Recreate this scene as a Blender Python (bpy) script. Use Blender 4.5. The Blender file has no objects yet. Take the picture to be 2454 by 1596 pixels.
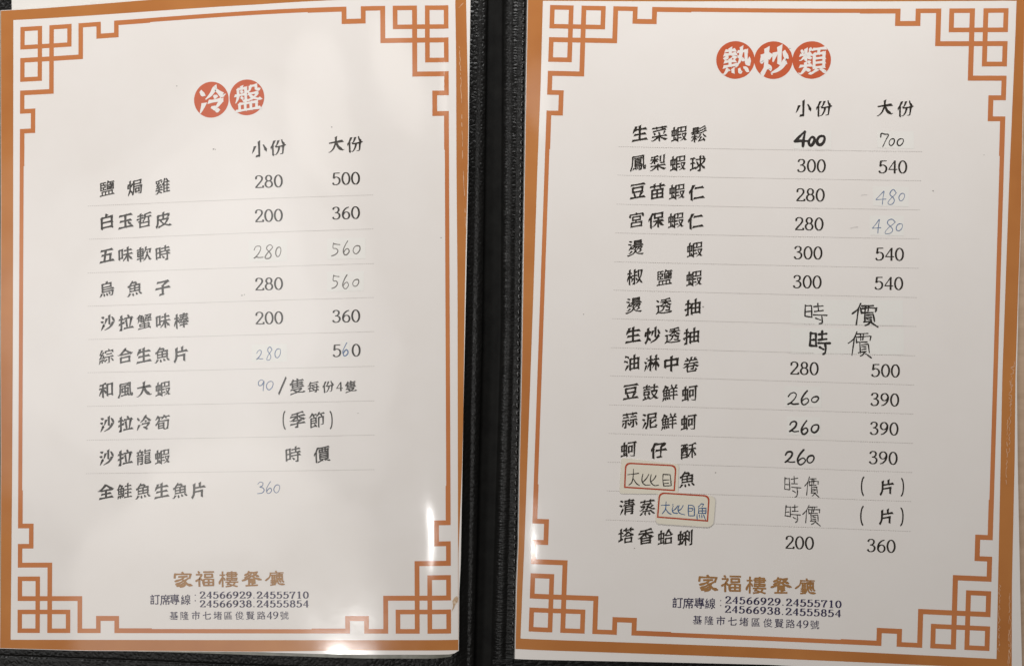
import bpy, math, random
from mathutils import Vector, Matrix

sc = bpy.context.scene
col = sc.collection
R = math.radians

# ------------------------------------------------------------------ camera
cam_data = bpy.data.cameras.new("camera")
cam = bpy.data.objects.new("camera", cam_data)
col.objects.link(cam)
cam_data.sensor_width = 36.0
cam_data.lens = 35.208
cam_data.clip_start = 0.01
cam_data.clip_end = 50.0
cx_, cy_, cz_ = (0.998072, -0.012056, -0.060893), (0.013572, 0.999607, 0.024549), (0.060573, -0.025328, 0.997842)
cam.matrix_world = Matrix(((cx_[0], cy_[0], cz_[0], 0.02994), (cx_[1], cy_[1], cz_[1], -0.01780),
                           (cx_[2], cy_[2], cz_[2], 0.43554), (0, 0, 0, 1)))
sc.camera = cam

# ------------------------------------------------------------------ room light
world = bpy.data.worlds.new("World")
sc.world = world
world.use_nodes = True
wt = world.node_tree
bg = wt.nodes["Background"]
bg.inputs["Color"].default_value = (1.0, 0.95, 0.88, 1)
bg.inputs["Strength"].default_value = 0.05


def lamp(name, loc, target, size, power, color):
    d = bpy.data.lights.new(name, 'AREA')
    d.shape = 'DISK'
    d.size = size
    d.energy = power
    d.color = color
    o = bpy.data.objects.new(name, d)
    col.objects.link(o)
    o.location = loc
    o.rotation_euler = (Vector(target) - Vector(loc)).to_track_quat('-Z', 'Y').to_euler()
    return o


PALE = (1.0, 0.99, 0.975)
WARM = (1.0, 0.95, 0.885)
lamp("ceiling_globe", (-0.79, 0.04, 1.78), (-0.1, 0.0, 0), 0.56, 0.85, PALE)
lamp("ceiling_globe", (-0.79, 0.04, 1.80), (-0.1, 0.0, 0), 0.82, 1.8, PALE)
lamp("ceiling_globe", (-0.79, 0.04, 1.82), (-0.1, 0.0, 0), 1.08, 3.1, PALE)        # broad pale globes, mirrored by the glossy pages
lamp("ceiling_globe", (-0.41, 0.46, 1.80), (0, 0, 0), 0.32, 0.40, WARM)
lamp("ceiling_globe", (-0.76, -0.57, 1.80), (0, 0, 0), 0.66, 2.1, WARM)
lamp("ceiling_globe", (-0.01, 0.56, 1.80), (0, 0, 0), 0.20, 0.20, WARM)
lamp("downlight", (-0.495, -0.658, 1.80), (-0.10, -0.13, 0), 0.036, 0.7, PALE)     # small bright spots in the ceiling
lamp("downlight", (-0.164, -0.423, 1.80), (-0.02, -0.09, 0), 0.046, 0.5, PALE)
lamp("low_fill", (0.20, 0.45, 0.30), (0, 0, 0), 0.14, 1.55, PALE)                 # low fill lights, added out of frame to grade brightness across the pages
lamp("low_fill", (-0.20, 0.45, 0.30), (0, 0, 0), 0.14, 0.67, PALE)
lamp("low_fill", (-0.62, 0.10, 0.40), (0, 0, 0), 0.15, 1.12, PALE)
lamp("low_fill", (-0.65, -0.20, 0.45), (0, 0, 0), 0.15, 0.31, PALE)

sc.view_settings.view_transform = 'Standard'
sc.view_settings.look = 'None'
sc.view_settings.exposure = 0.19
sc.view_settings.gamma = 1.0
sc.view_settings.use_curve_mapping = False

# ------------------------------------------------------------------ measured data
# all lengths below are millimetres on the sheet (u right, v up from the sheet centre) or on the table
LEFT_PAGE = {
 'dish': [
  [['鹽', -54.63, 60.42, 7.32, 7.01, 0.0031], ['焗', -41.84, 60.39, 7.28, 6.99, 0.0031], ['雞', -29.11, 60.35, 7.23, 6.96, 0.0031]],
  [
   ['白', -54.98, 45.79, 7.3, 7.0, 0.0023],
   ['玉', -46.36, 45.76, 7.28, 6.99, 0.0023],
   ['哲', -37.77, 45.72, 7.25, 6.97, 0.0023],
   ['皮', -29.21, 45.68, 7.22, 6.96, 0.0023],
  ],
  [
   ['五', -55.22, 30.87, 7.28, 7.0, 0.0015],
   ['味', -46.69, 30.9, 7.26, 6.98, 0.0015],
   ['軟', -38.18, 30.93, 7.23, 6.97, 0.0015],
   ['時', -29.69, 30.96, 7.21, 6.95, 0.0015],
  ],
  [['烏', -55.46, 16.0, 7.26, 6.99, 0.0006], ['魚', -42.69, 15.98, 7.23, 6.97, 0.0006], ['子', -29.99, 15.96, 7.19, 6.95, 0.0006]],
  [
   ['沙', -55.38, 1.27, 7.25, 6.98, -0.0002],
   ['拉', -46.95, 1.27, 7.23, 6.97, -0.0002],
   ['蟹', -38.54, 1.27, 7.2, 6.96, -0.0002],
   ['味', -30.15, 1.27, 7.18, 6.94, -0.0002],
   ['棒', -21.8, 1.27, 7.15, 6.93, -0.0002],
  ],
  [
   ['綜', -56.11, -13.52, 7.23, 6.97, -0.001],
   ['合', -47.61, -13.47, 7.21, 6.96, -0.001],
   ['生', -39.14, -13.43, 7.19, 6.95, -0.001],
   ['魚', -30.7, -13.38, 7.16, 6.94, -0.001],
   ['片', -22.28, -13.34, 7.14, 6.93, -0.001],
  ],
  [
   ['和', -56.33, -28.26, 7.21, 6.96, -0.0019],
   ['風', -47.78, -28.27, 7.2, 6.95, -0.0019],
   ['大', -39.25, -28.28, 7.17, 6.94, -0.0019],
   ['蝦', -30.75, -28.3, 7.15, 6.93, -0.0019],
  ],
  [
   ['沙', -56.31, -43.15, 7.2, 6.95, -0.0027],
   ['拉', -47.91, -43.1, 7.18, 6.94, -0.0027],
   ['冷', -39.53, -43.05, 7.16, 6.94, -0.0027],
   ['筍', -31.17, -42.99, 7.14, 6.93, -0.0027],
  ],
  [
   ['沙', -56.78, -57.8, 7.18, 6.94, -0.0036],
   ['拉', -48.34, -57.84, 7.17, 6.94, -0.0036],
   ['龍', -39.92, -57.87, 7.15, 6.93, -0.0036],
   ['蝦', -31.52, -57.91, 7.13, 6.92, -0.0036],
  ],
  [
   ['全', -57.19, -72.63, 7.17, 6.93, -0.0044],
   ['鮭', -48.81, -72.62, 7.15, 6.93, -0.0044],
   ['魚', -40.46, -72.62, 7.13, 6.92, -0.0044],
   ['生', -32.13, -72.62, 7.11, 6.91, -0.0044],
   ['魚', -23.81, -72.62, 7.09, 6.9, -0.0044],
   ['片', -15.53, -72.62, 7.07, 6.9, -0.0044],
  ],
 ],
 'head': [
  [['小', 14.76, 75.0, 7.4, 7.25, 0.004], ['份', 23.17, 75.27, 7.35, 7.24, 0.004]],
  [['大', 48.57, 75.74, 7.24, 7.23, 0.004], ['份', 56.69, 75.64, 7.22, 7.23, 0.004]],
 ],
 'price': [
  [['2', 14.43, 60.56, 3.78, 5.53, 0.0031], ['8', 18.67, 60.57, 3.78, 5.53, 0.0031], ['0', 22.91, 60.58, 3.78, 5.53, 0.0031]],
  [['5', 48.33, 60.78, 3.71, 5.51, 0.0032], ['0', 52.49, 60.79, 3.71, 5.51, 0.0032], ['0', 56.64, 60.8, 3.71, 5.51, 0.0032]],
  [['2', 14.07, 45.76, 3.78, 5.53, 0.0023], ['0', 18.31, 45.77, 3.78, 5.53, 0.0023], ['0', 22.55, 45.78, 3.78, 5.53, 0.0023]],
  [['3', 47.98, 45.91, 3.71, 5.51, 0.0023], ['6', 52.15, 45.92, 3.71, 5.51, 0.0023], ['0', 56.31, 45.93, 3.71, 5.51, 0.0023]],
  [['2', 13.47, 16.13, 3.78, 5.53, 0.0006], ['8', 17.71, 16.14, 3.78, 5.53, 0.0006], ['0', 21.95, 16.14, 3.78, 5.53, 0.0006]],
  [['2', 13.22, 1.39, 3.78, 5.52, -0.0002], ['0', 17.46, 1.39, 3.78, 5.52, -0.0002], ['0', 21.69, 1.39, 3.78, 5.52, -0.0002]],
  [['3', 47.05, 1.34, 3.72, 5.5, -0.0002], ['6', 51.22, 1.34, 3.72, 5.5, -0.0002], ['0', 55.4, 1.34, 3.72, 5.5, -0.0002]],
  [['5', 46.9, -13.47, 3.72, 5.5, -0.001], ['0', 55.25, -13.48, 3.72, 5.5, -0.001]],
 ],
 'rule': [
  [-63.62, 52.89, 64.42, 53.39],
  [-63.37, 38.17, 64.17, 38.7],
  [-64.16, 23.31, 64.04, 23.75],
  [-64.37, 8.66, 63.72, 9.1],
  [-64.2, -6.01, 63.48, -5.61],
  [-64.79, -20.58, 63.34, -20.55],
  [-65.19, -35.37, 63.01, -35.44],
  [-65.58, -50.19, 62.69, -50.15],
  [-66.16, -64.84, 62.37, -65.03],
 ],
 'hand': [
  [0.481, [['2', 13.32, 30.02, 4.44, 5.71, 0.0014], ['8', 18.1, 30.19, 3.76, 6.35, 0.0014], ['0', 22.18, 29.87, 2.59, 4.5, 0.0014]], 'pencil'],
  [0.472, [['5', 47.3, 30.3, 4.09, 5.83, 0.0014], ['6', 51.94, 30.79, 2.81, 5.96, 0.0015], ['0', 56.47, 29.97, 3.31, 3.76, 0.0014]], 'pencil'],
  [0.472, [['5', 46.93, 16.29, 3.63, 6.16, 0.0006], ['6', 51.35, 16.26, 2.78, 6.14, 0.0006], ['0', 55.77, 15.63, 2.91, 3.21, 0.0006]], 'pencil'],
  [0.37, [['2', 12.93, -14.52, 3.14, 4.21, -0.0011], ['8', 17.22, -13.98, 2.64, 5.95, -0.0011], ['0', 20.96, -13.99, 2.77, 4.19, -0.0011]], 'blue'],
  [0.581, [['6', 50.6, -12.93, 2.6, 5.83, -0.001]], 'blue'],
  [0.369, [['9', 13.32, -27.76, 2.66, 4.93, -0.0019], ['0', 17.06, -27.84, 3.14, 3.99, -0.0019]], 'blue'],
  [0.369, [['3', 12.12, -72.06, 3.1, 5.14, -0.0044], ['6', 15.74, -72.03, 2.53, 5.16, -0.0044], ['0', 19.18, -72.62, 2.77, 3.71, -0.0044]], 'blue'],
 ],
 'note': [
  [
   ['隻', 29.14, -28.34, 7.33, 7.23, -0.0019],
   ['每', 36.23, -28.82, 5.39, 5.33, -0.0019],
   ['份', 42.73, -28.81, 5.37, 5.32, -0.0019],
   ['隻', 52.56, -28.93, 5.35, 5.32, -0.0019],
   ['4', 47.63, -28.95, 2.73, 3.97, -0.0019],
   ['/', 22.62, -28.12, 3.57, 7.36, -0.0019],
  ],
  [
   ['季', 28.95, -42.9, 7.33, 7.23, -0.0027],
   ['節', 37.46, -43.18, 7.3, 7.22, -0.0027],
   ['(', 23.17, -43.04, 2.39, 7.69, -0.0027],
   [')', 43.58, -43.34, 2.35, 7.48, -0.0027],
  ],
  [['時', 26.58, -57.95, 7.33, 7.22, -0.0036], ['價', 39.21, -58.0, 7.3, 7.21, -0.0036]],
 ],
 'disc': [[[-6.13, 97.13], 7.84, ['冷', -5.66, 97.07, 12.8, 12.39, 0.0052]], [[9.83, 97.4], 7.77, ['盤', 10.28, 97.24, 12.63, 12.34, 0.0052]]],
 'name': [
  ['家', -23.19, -111.55, 9.3, 7.61, -0.0066],
  ['福', -13.4, -111.09, 9.27, 7.6, -0.0066],
  ['樓', -2.94, -111.41, 9.24, 7.59, -0.0066],
  ['餐', 7.24, -111.34, 9.21, 7.58, -0.0066],
  ['廳', 17.46, -111.36, 9.18, 7.57, -0.0066],
 ],
 'caption': [
  ['訂', -35.89, -119.92, 4.66, 4.89, -0.0071],
  ['席', -31.3, -120.08, 4.66, 4.89, -0.0071],
  ['專', -27.11, -119.99, 4.65, 4.89, -0.0071],
  ['線', -22.18, -120.15, 4.64, 4.88, -0.0071],
  [':', -17.9, -119.46, 0.74, 2.89, -0.0071],
 ],
 'phone': [
  [
   ['2', -14.63, -118.22, 2.34, 3.04, -0.007],
   ['4', -11.69, -118.25, 2.33, 3.04, -0.007],
   ['5', -8.75, -118.27, 2.33, 3.03, -0.007],
   ['6', -5.81, -118.29, 2.33, 3.03, -0.007],
   ['6', -2.88, -118.32, 2.33, 3.03, -0.007],
   ['9', 0.05, -118.34, 2.33, 3.03, -0.007],
   ['2', 2.98, -118.36, 2.32, 3.03, -0.007],
   ['9', 5.91, -118.39, 2.32, 3.03, -0.007],
   ['.', 8.1, -118.4, 2.32, 3.03, -0.007],
   ['2', 10.59, -118.42, 2.32, 3.03, -0.007],
   ['4', 13.51, -118.45, 2.32, 3.03, -0.007],
   ['5', 16.42, -118.47, 2.31, 3.03, -0.007],
   ['5', 19.34, -118.5, 2.31, 3.02, -0.007],
   ['5', 22.25, -118.52, 2.31, 3.02, -0.007],
   ['7', 25.16, -118.54, 2.31, 3.02, -0.007],
   ['1', 28.07, -118.57, 2.31, 3.02, -0.007],
   ['0', 30.97, -118.59, 2.3, 3.02, -0.007],
  ],
  [
   ['2', -14.7, -122.02, 2.33, 3.04, -0.0072],
   ['4', -11.76, -122.04, 2.33, 3.03, -0.0072],
   ['5', -8.82, -122.06, 2.33, 3.03, -0.0072],
   ['6', -5.88, -122.08, 2.33, 3.03, -0.0072],
   ['6', -2.95, -122.11, 2.33, 3.03, -0.0072],
   ['9', -0.02, -122.13, 2.32, 3.03, -0.0072],
   ['3', 2.91, -122.15, 2.32, 3.03, -0.0072],
   ['8', 5.84, -122.17, 2.32, 3.03, -0.0072],
   ['.', 8.03, -122.19, 2.32, 3.03, -0.0072],
   ['2', 10.51, -122.21, 2.32, 3.03, -0.0072],
   ['4', 13.43, -122.23, 2.32, 3.03, -0.0072],
   ['5', 16.35, -122.25, 2.31, 3.02, -0.0072],
   ['5', 19.26, -122.28, 2.31, 3.02, -0.0072],
   ['5', 22.18, -122.3, 2.31, 3.02, -0.0072],
   ['8', 25.09, -122.32, 2.31, 3.02, -0.0072],
   ['5', 27.99, -122.34, 2.31, 3.02, -0.0072],
   ['4', 30.9, -122.37, 2.3, 3.02, -0.0072],
  ],
 ],
 'address': [
  ['基', -27.55, -127.02, 4.0, 3.89, -0.0075],
  ['隆', -22.89, -127.05, 3.99, 3.89, -0.0075],
  ['市', -17.78, -127.07, 3.99, 3.88, -0.0075],
  ['七', -12.91, -127.09, 3.98, 3.88, -0.0075],
  ['堵', -8.07, -127.12, 3.97, 3.88, -0.0075],
  ['區', -3.44, -127.14, 3.97, 3.88, -0.0075],
  ['俊', 1.55, -127.16, 3.96, 3.87, -0.0075],
  ['賢', 6.33, -127.18, 3.96, 3.87, -0.0075],
  ['路', 11.2, -127.21, 3.95, 3.87, -0.0075],
  ['4', 14.81, -127.22, 2.3, 3.24, -0.0075],
  ['9', 17.56, -127.24, 2.29, 3.24, -0.0075],
  ['號', 21.35, -127.26, 3.94, 3.86, -0.0075],
 ],
 'border': [
  [
   [[-97.23, 137.42], [14.98, 137.48], [55.17, 138.22], [101.38, 140.0]],
   [[-102.97, 141.81], [-31.78, 142.56], [15.1, 142.01], [55.27, 142.75], [106.22, 144.36]],
  ],
  [
   [[-97.23, 137.42], [-98.35, 34.43], [-99.09, -21.13], [-99.83, -67.17], [-101.19, -137.06]],
   [[-102.97, 141.81], [-103.63, 53.21], [-104.36, -2.52], [-104.7, -57.9], [-105.6, -122.07], [-106.06, -140.68]],
  ],
  [
   [[101.38, 140.0], [101.33, 137.8], [101.18, 114.06], [100.3, 64.95], [99.57, 10.64], [98.5, -43.37], [96.67, -138.34]],
   [
    [106.22, 144.36],
    [106.07, 137.59],
    [105.99, 101.14],
    [105.88, 85.87],
    [105.18, 64.82],
    [103.48, 28.63],
    [102.72, 10.57],
    [101.77, -16.46],
    [100.83, -43.43],
    [99.83, -64.94],
    [98.31, -89.95],
    [97.53, -102.42],
    [96.64, -142.78],
   ],
  ],
  [
   [[-101.19, -137.06], [8.77, -137.85], [96.67, -138.34]],
   [[-106.06, -140.68], [-68.29, -141.86], [-23.46, -142.36], [8.69, -142.78], [55.49, -142.48], [96.64, -142.78]],
  ],
 ],
 'sheet': [
  [[-103.16, 142.01], [-103.82, 53.22], [-104.55, -2.51], [-104.89, -57.9], [-105.79, -122.06], [-106.26, -140.86]],
  [
   [108.22, 144.45],
   [107.98, 137.51],
   [106.64, 101.12],
   [105.45, 64.82],
   [103.17, 10.56],
   [100.83, -43.43],
   [100.17, -61.36],
   [98.42, -106.01],
   [97.53, -118.46],
   [96.84, -142.96],
  ],
  [[-103.16, 142.01], [-31.78, 142.74], [15.1, 142.19], [55.28, 142.93], [108.22, 144.45]],
  [
   [-106.26, -140.86],
   [-68.29, -142.05],
   [-23.47, -142.54],
   [8.68, -142.96],
   [35.43, -143.9],
   [55.45, -144.35],
   [86.18, -144.51],
   [94.22, -144.49],
   [96.84, -142.96],
  ],
 ],
 'rim': [
  [[-43.94, -142.26], [-23.47, -142.45], [8.69, -142.87], [35.43, -143.81], [55.45, -144.26], [86.18, -144.42], [94.22, -144.4]],
  [[-43.94, -142.53], [-23.47, -143.08], [8.66, -144.31], [35.41, -145.24], [55.42, -145.95], [86.14, -146.19], [93.31, -145.53]],
 ],
 'corner': [[-93.98, 134.08], [98.27, 135.48], [-98.03, -134.09], [93.69, -135.6]],
 'origin': [-118.99, -0.57],
 'turn': 0.0105,
 'speck': [
  [5.65, 11.5, 0.45],
  [6.77, 11.83, 0.3],
  [46.84, 83.25, 0.38],
  [-5.67, 75.56, 0.45],
  [-21.64, 103.91, 0.4],
  [-4.85, 75.34, 0.3],
  [92.97, 34.29, 0.35],
  [55.46, -40.65, 0.3],
 ],
 'dash': [],
 'patch': [
  [[9.17, 35.36], [26.17, 35.2], [25.95, 25.8], [8.95, 25.93]],
  [[43.72, 35.07], [60.4, 35.0], [60.2, 25.98], [43.51, 26.04]],
  [[43.39, 20.62], [59.36, 20.58], [59.17, 12.1], [43.19, 12.13]],
  [[9.61, -10.02], [25.11, -10.02], [24.94, -17.62], [9.44, -17.63]],
  [[48.89, -9.49], [52.53, -9.22], [52.37, -16.43], [48.73, -16.71]],
 ],
 'stain': [
  [
   [94.52, -121.93],
   [95.26, -120.53],
   [96.52, -119.67],
   [97.04, -120.76],
   [96.64, -122.52],
   [95.73, -123.39],
   [95.17, -124.8],
   [94.25, -126.19],
   [94.83, -123.72],
  ],
 ],
 'scratch': [
  [
   [102.52, 117.29],
   [102.91, 116.39],
   [102.88, 115.5],
   [102.65, 114.62],
   [102.79, 113.73],
   [102.78, 112.84],
   [102.91, 111.95],
   [103.0, 111.06],
   [102.66, 110.18],
   [102.65, 109.29],
   [103.08, 108.39],
   [102.9, 107.51],
   [103.09, 106.61],
   [102.72, 105.74],
   [102.97, 104.84],
   [103.13, 103.94],
   [102.9, 103.06],
  ],
  [
   [103.17, 103.06],
   [103.17, 101.32],
   [102.91, 99.59],
   [102.92, 97.85],
   [103.14, 96.1],
   [103.12, 94.37],
   [103.1, 92.63],
   [103.0, 90.9],
   [103.09, 89.16],
   [103.09, 87.42],
   [103.09, 85.69],
   [102.97, 83.96],
   [103.05, 82.22],
   [103.04, 80.48],
   [103.14, 78.74],
   [103.22, 77.01],
   [103.21, 75.27],
   [103.1, 73.54],
   [103.07, 71.81],
   [103.02, 70.08],
   [102.96, 68.35],
   [102.96, 66.61],
   [103.09, 64.88],
  ],
  [[102.7, 134.08], [103.4, 134.6], [103.74, 135.13], [104.37, 135.65], [104.86, 136.18]],
  [
   [103.14, 64.88],
   [103.16, 63.06],
   [103.25, 61.24],
   [103.25, 59.43],
   [103.27, 57.62],
   [103.37, 55.8],
   [103.5, 53.98],
   [103.52, 52.17],
   [103.55, 50.36],
   [103.49, 48.55],
   [103.59, 46.73],
   [103.58, 44.92],
   [103.6, 43.11],
   [103.63, 41.3],
   [103.69, 39.48],
   [103.86, 37.67],
   [103.88, 35.86],
  ],
 ],
}
RIGHT_PAGE = {
 'dish': [
  [
   ['生', -55.03, 79.65, 7.14, 7.21, -0.0009],
   ['菜', -46.62, 79.66, 7.13, 7.21, -0.0009],
   ['蝦', -38.23, 79.65, 7.12, 7.2, -0.0009],
   ['鬆', -29.85, 79.65, 7.1, 7.2, -0.0009],
  ],
  [
   ['鳳', -55.44, 66.95, 7.14, 7.2, -0.0007],
   ['梨', -46.95, 66.98, 7.13, 7.2, -0.0007],
   ['蝦', -38.47, 67.0, 7.11, 7.19, -0.0007],
   ['球', -30.01, 67.01, 7.1, 7.19, -0.0007],
  ],
  [
   ['豆', -55.28, 54.82, 7.13, 7.19, -0.0005],
   ['苗', -46.91, 54.8, 7.12, 7.19, -0.0005],
   ['蝦', -38.56, 54.77, 7.11, 7.18, -0.0005],
   ['仁', -30.23, 54.74, 7.09, 7.18, -0.0005],
  ],
  [
   ['宮', -55.53, 42.37, 7.13, 7.18, -0.0004],
   ['保', -47.14, 42.4, 7.11, 7.18, -0.0004],
   ['蝦', -38.76, 42.43, 7.1, 7.17, -0.0004],
   ['仁', -30.4, 42.45, 7.08, 7.17, -0.0004],
  ],
  [['燙', -55.63, 30.31, 7.12, 7.17, -0.0002], ['蝦', -30.44, 30.06, 7.08, 7.15, -0.0002]],
  [['椒', -55.63, 17.9, 7.12, 7.16, -0.0001], ['鹽', -43.03, 17.85, 7.1, 7.15, -0.0001], ['蝦', -30.47, 17.79, 7.07, 7.14, -0.0001]],
  [['燙', -55.8, 5.68, 7.11, 7.15, 0.0001], ['透', -43.22, 5.63, 7.09, 7.14, 0.0001], ['抽', -30.67, 5.57, 7.07, 7.13, 0.0001]],
  [
   ['生', -55.8, -6.96, 7.11, 7.14, 0.0002],
   ['炒', -47.51, -6.89, 7.09, 7.13, 0.0002],
   ['透', -39.24, -6.81, 7.08, 7.13, 0.0002],
   ['抽', -30.98, -6.74, 7.06, 7.12, 0.0002],
  ],
  [
   ['油', -55.99, -18.84, 7.1, 7.13, 0.0004],
   ['淋', -47.62, -18.87, 7.09, 7.12, 0.0004],
   ['中', -39.27, -18.91, 7.07, 7.12, 0.0004],
   ['卷', -30.94, -18.95, 7.06, 7.11, 0.0004],
  ],
  [
   ['豆', -56.19, -31.17, 7.1, 7.12, 0.0005],
   ['鼓', -47.82, -31.19, 7.08, 7.11, 0.0005],
   ['鮮', -39.47, -31.21, 7.07, 7.11, 0.0005],
   ['蚵', -31.14, -31.22, 7.05, 7.1, 0.0005],
  ],
  [
   ['蒜', -56.34, -43.23, 7.09, 7.11, 0.0007],
   ['泥', -47.98, -43.33, 7.08, 7.1, 0.0007],
   ['鮮', -39.63, -43.44, 7.06, 7.1, 0.0007],
   ['蚵', -31.3, -43.54, 7.05, 7.09, 0.0007],
  ],
  [['蚵', -56.47, -55.78, 7.09, 7.1, 0.0008], ['仔', -43.77, -55.7, 7.07, 7.09, 0.0008], ['酥', -31.12, -55.62, 7.04, 7.08, 0.0008]],
  [['魚', -31.44, -67.65, 7.04, 7.07, 0.001]],
  [['清', -56.56, -80.25, 7.08, 7.08, 0.0011], ['蒸', -48.02, -80.07, 7.06, 7.07, 0.0011]],
  [
   ['塔', -56.75, -92.4, 7.07, 7.07, 0.0013],
   ['香', -48.37, -92.44, 7.06, 7.06, 0.0013],
   ['蛤', -40.0, -92.47, 7.04, 7.05, 0.0013],
   ['蜊', -31.66, -92.5, 7.03, 7.05, 0.0013],
  ],
 ],
 'head': [
  [['小', 14.17, 91.57, 7.16, 7.35, -0.001], ['份', 22.75, 91.56, 7.14, 7.34, -0.001]],
  [['大', 48.05, 91.83, 7.04, 7.3, -0.001], ['份', 56.51, 91.68, 7.01, 7.29, -0.001]],
 ],
 'price': [
  [['3', 13.91, 66.8, 3.66, 5.62, -0.0007], ['0', 18.02, 66.8, 3.66, 5.62, -0.0007], ['0', 22.13, 66.8, 3.66, 5.62, -0.0007]],
  [['5', 47.72, 66.73, 3.6, 5.59, -0.0007], ['4', 51.76, 66.73, 3.6, 5.59, -0.0007], ['0', 55.8, 66.73, 3.6, 5.59, -0.0007]],
  [['2', 13.68, 54.34, 3.66, 5.61, -0.0005], ['8', 17.79, 54.34, 3.66, 5.61, -0.0005], ['0', 21.9, 54.34, 3.66, 5.61, -0.0005]],
  [['2', 13.43, 41.99, 3.65, 5.61, -0.0004], ['8', 17.54, 41.99, 3.65, 5.61, -0.0004], ['0', 21.64, 41.99, 3.65, 5.61, -0.0004]],
  [['3', 13.2, 29.67, 3.65, 5.6, -0.0002], ['0', 17.3, 29.67, 3.65, 5.6, -0.0002], ['0', 21.41, 29.67, 3.65, 5.6, -0.0002]],
  [['5', 47.02, 29.75, 3.59, 5.56, -0.0002], ['4', 51.06, 29.75, 3.59, 5.56, -0.0002], ['0', 55.1, 29.75, 3.59, 5.56, -0.0002]],
  [['3', 13.09, 17.32, 3.65, 5.59, -0.0001], ['0', 17.19, 17.32, 3.65, 5.59, -0.0001], ['0', 21.29, 17.32, 3.65, 5.59, -0.0001]],
  [['5', 46.91, 17.43, 3.59, 5.55, -0.0001], ['4', 50.94, 17.43, 3.59, 5.55, -0.0001], ['0', 54.98, 17.43, 3.59, 5.55, -0.0001]],
  [['2', 12.58, -19.35, 3.64, 5.56, 0.0004], ['8', 16.68, -19.35, 3.64, 5.56, 0.0004], ['0', 20.77, -19.35, 3.64, 5.56, 0.0004]],
  [['5', 46.21, -19.34, 3.59, 5.53, 0.0004], ['0', 50.24, -19.34, 3.59, 5.53, 0.0004], ['0', 54.28, -19.34, 3.59, 5.53, 0.0004]],
  [['3', 46.12, -31.54, 3.59, 5.52, 0.0005], ['9', 50.15, -31.54, 3.59, 5.52, 0.0005], ['0', 54.18, -31.54, 3.59, 5.52, 0.0005]],
  [['3', 46.06, -43.69, 3.58, 5.51, 0.0007], ['9', 50.09, -43.69, 3.58, 5.51, 0.0007], ['0', 54.11, -43.69, 3.58, 5.51, 0.0007]],
  [['3', 45.91, -55.96, 3.58, 5.5, 0.0008], ['9', 49.94, -55.96, 3.58, 5.5, 0.0008], ['0', 53.97, -55.96, 3.58, 5.5, 0.0008]],
  [['2', 12.06, -92.74, 3.63, 5.51, 0.0013], ['0', 16.14, -92.74, 3.63, 5.51, 0.0013], ['0', 20.22, -92.73, 3.63, 5.51, 0.0013]],
  [['3', 45.74, -92.7, 3.58, 5.48, 0.0013], ['6', 49.76, -92.7, 3.58, 5.48, 0.0013], ['0', 53.78, -92.69, 3.58, 5.48, 0.0013]],
 ],
 'rule': [
  [-63.92, 73.63, 63.98, 73.34],
  [-64.17, 61.33, 63.74, 61.02],
  [-64.22, 48.82, 63.5, 48.68],
  [-64.38, 36.46, 63.4, 36.45],
  [-64.54, 24.07, 63.26, 24.06],
  [-64.63, 11.9, 62.81, 11.68],
  [-64.86, -0.33, 62.79, -0.48],
  [-65.02, -12.71, 62.55, -12.77],
  [-65.17, -24.76, 62.31, -25.01],
  [-65.23, -37.15, 62.21, -37.17],
  [-65.16, -49.32, 62.16, -49.4],
  [-65.27, -61.5, 62.14, -61.58],
  [-65.43, -73.72, 61.94, -73.72],
  [-65.49, -86.04, 61.9, -86.17],
 ],
 'hand': [
  [1.26, [['4', 13.46, 78.2, 5.83, 7.09, -0.0008], ['0', 17.88, 77.32, 3.1, 4.3, -0.0008], ['0', 21.71, 77.67, 3.9, 4.62, -0.0008]], 'marker'],
  [0.55, [['7', 48.17, 78.03, 3.52, 5.98, -0.0008], ['0', 51.13, 77.24, 2.58, 3.33, -0.0008], ['0', 54.62, 77.27, 2.89, 3.33, -0.0008]], 'marker'],
  [0.344, [['4', 47.15, 53.66, 4.24, 5.87, -0.0005], ['8', 51.75, 53.96, 3.49, 6.33, -0.0005], ['0', 55.62, 53.99, 2.49, 3.53, -0.0005]], 'blue'],
  [0.344, [['4', 45.6, 41.54, 3.61, 5.95, -0.0004], ['8', 51.1, 41.55, 4.31, 6.41, -0.0004], ['0', 54.88, 41.2, 2.8, 3.3, -0.0004]], 'blue'],
  [0.73, [['2', 12.31, -32.3, 4.96, 5.54, 0.0005], ['6', 17.25, -31.6, 3.39, 6.06, 0.0005], ['0', 21.37, -32.33, 3.23, 2.97, 0.0005]], 'marker'],
  [0.799, [['2', 12.78, -44.17, 4.27, 4.88, 0.0007], ['6', 17.32, -44.19, 3.04, 5.92, 0.0007], ['0', 21.6, -44.57, 3.51, 3.79, 0.0007]], 'marker'],
  [0.799, [['2', 11.35, -56.94, 4.48, 5.1, 0.0008], ['6', 16.24, -56.67, 3.68, 6.69, 0.0008], ['0', 19.98, -57.5, 3.35, 3.61, 0.0009]], 'marker'],
  [0.626, [['時', 21.04, 3.97, 9.73, 9.04, 0.0001]], 'marker'],
  [0.792, [['價', 41.44, 3.76, 11.02, 10.42, 0.0001]], 'marker'],
  [1.076, [['時', 22.98, -8.1, 8.97, 10.26, 0.0002]], 'marker'],
  [0.586, [['價', 39.66, -8.77, 10.11, 11.54, 0.0002]], 'marker'],
  [0.399, [['時', 12.82, -69.13, 6.94, 8.96, 0.001], ['價', 20.73, -69.29, 6.37, 8.63, 0.001]], 'marker'],
  [0.416, [['時', 13.2, -80.55, 6.63, 7.72, 0.0011], ['價', 20.88, -81.1, 7.87, 8.56, 0.0012]], 'marker'],
 ],
 'note': [
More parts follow.
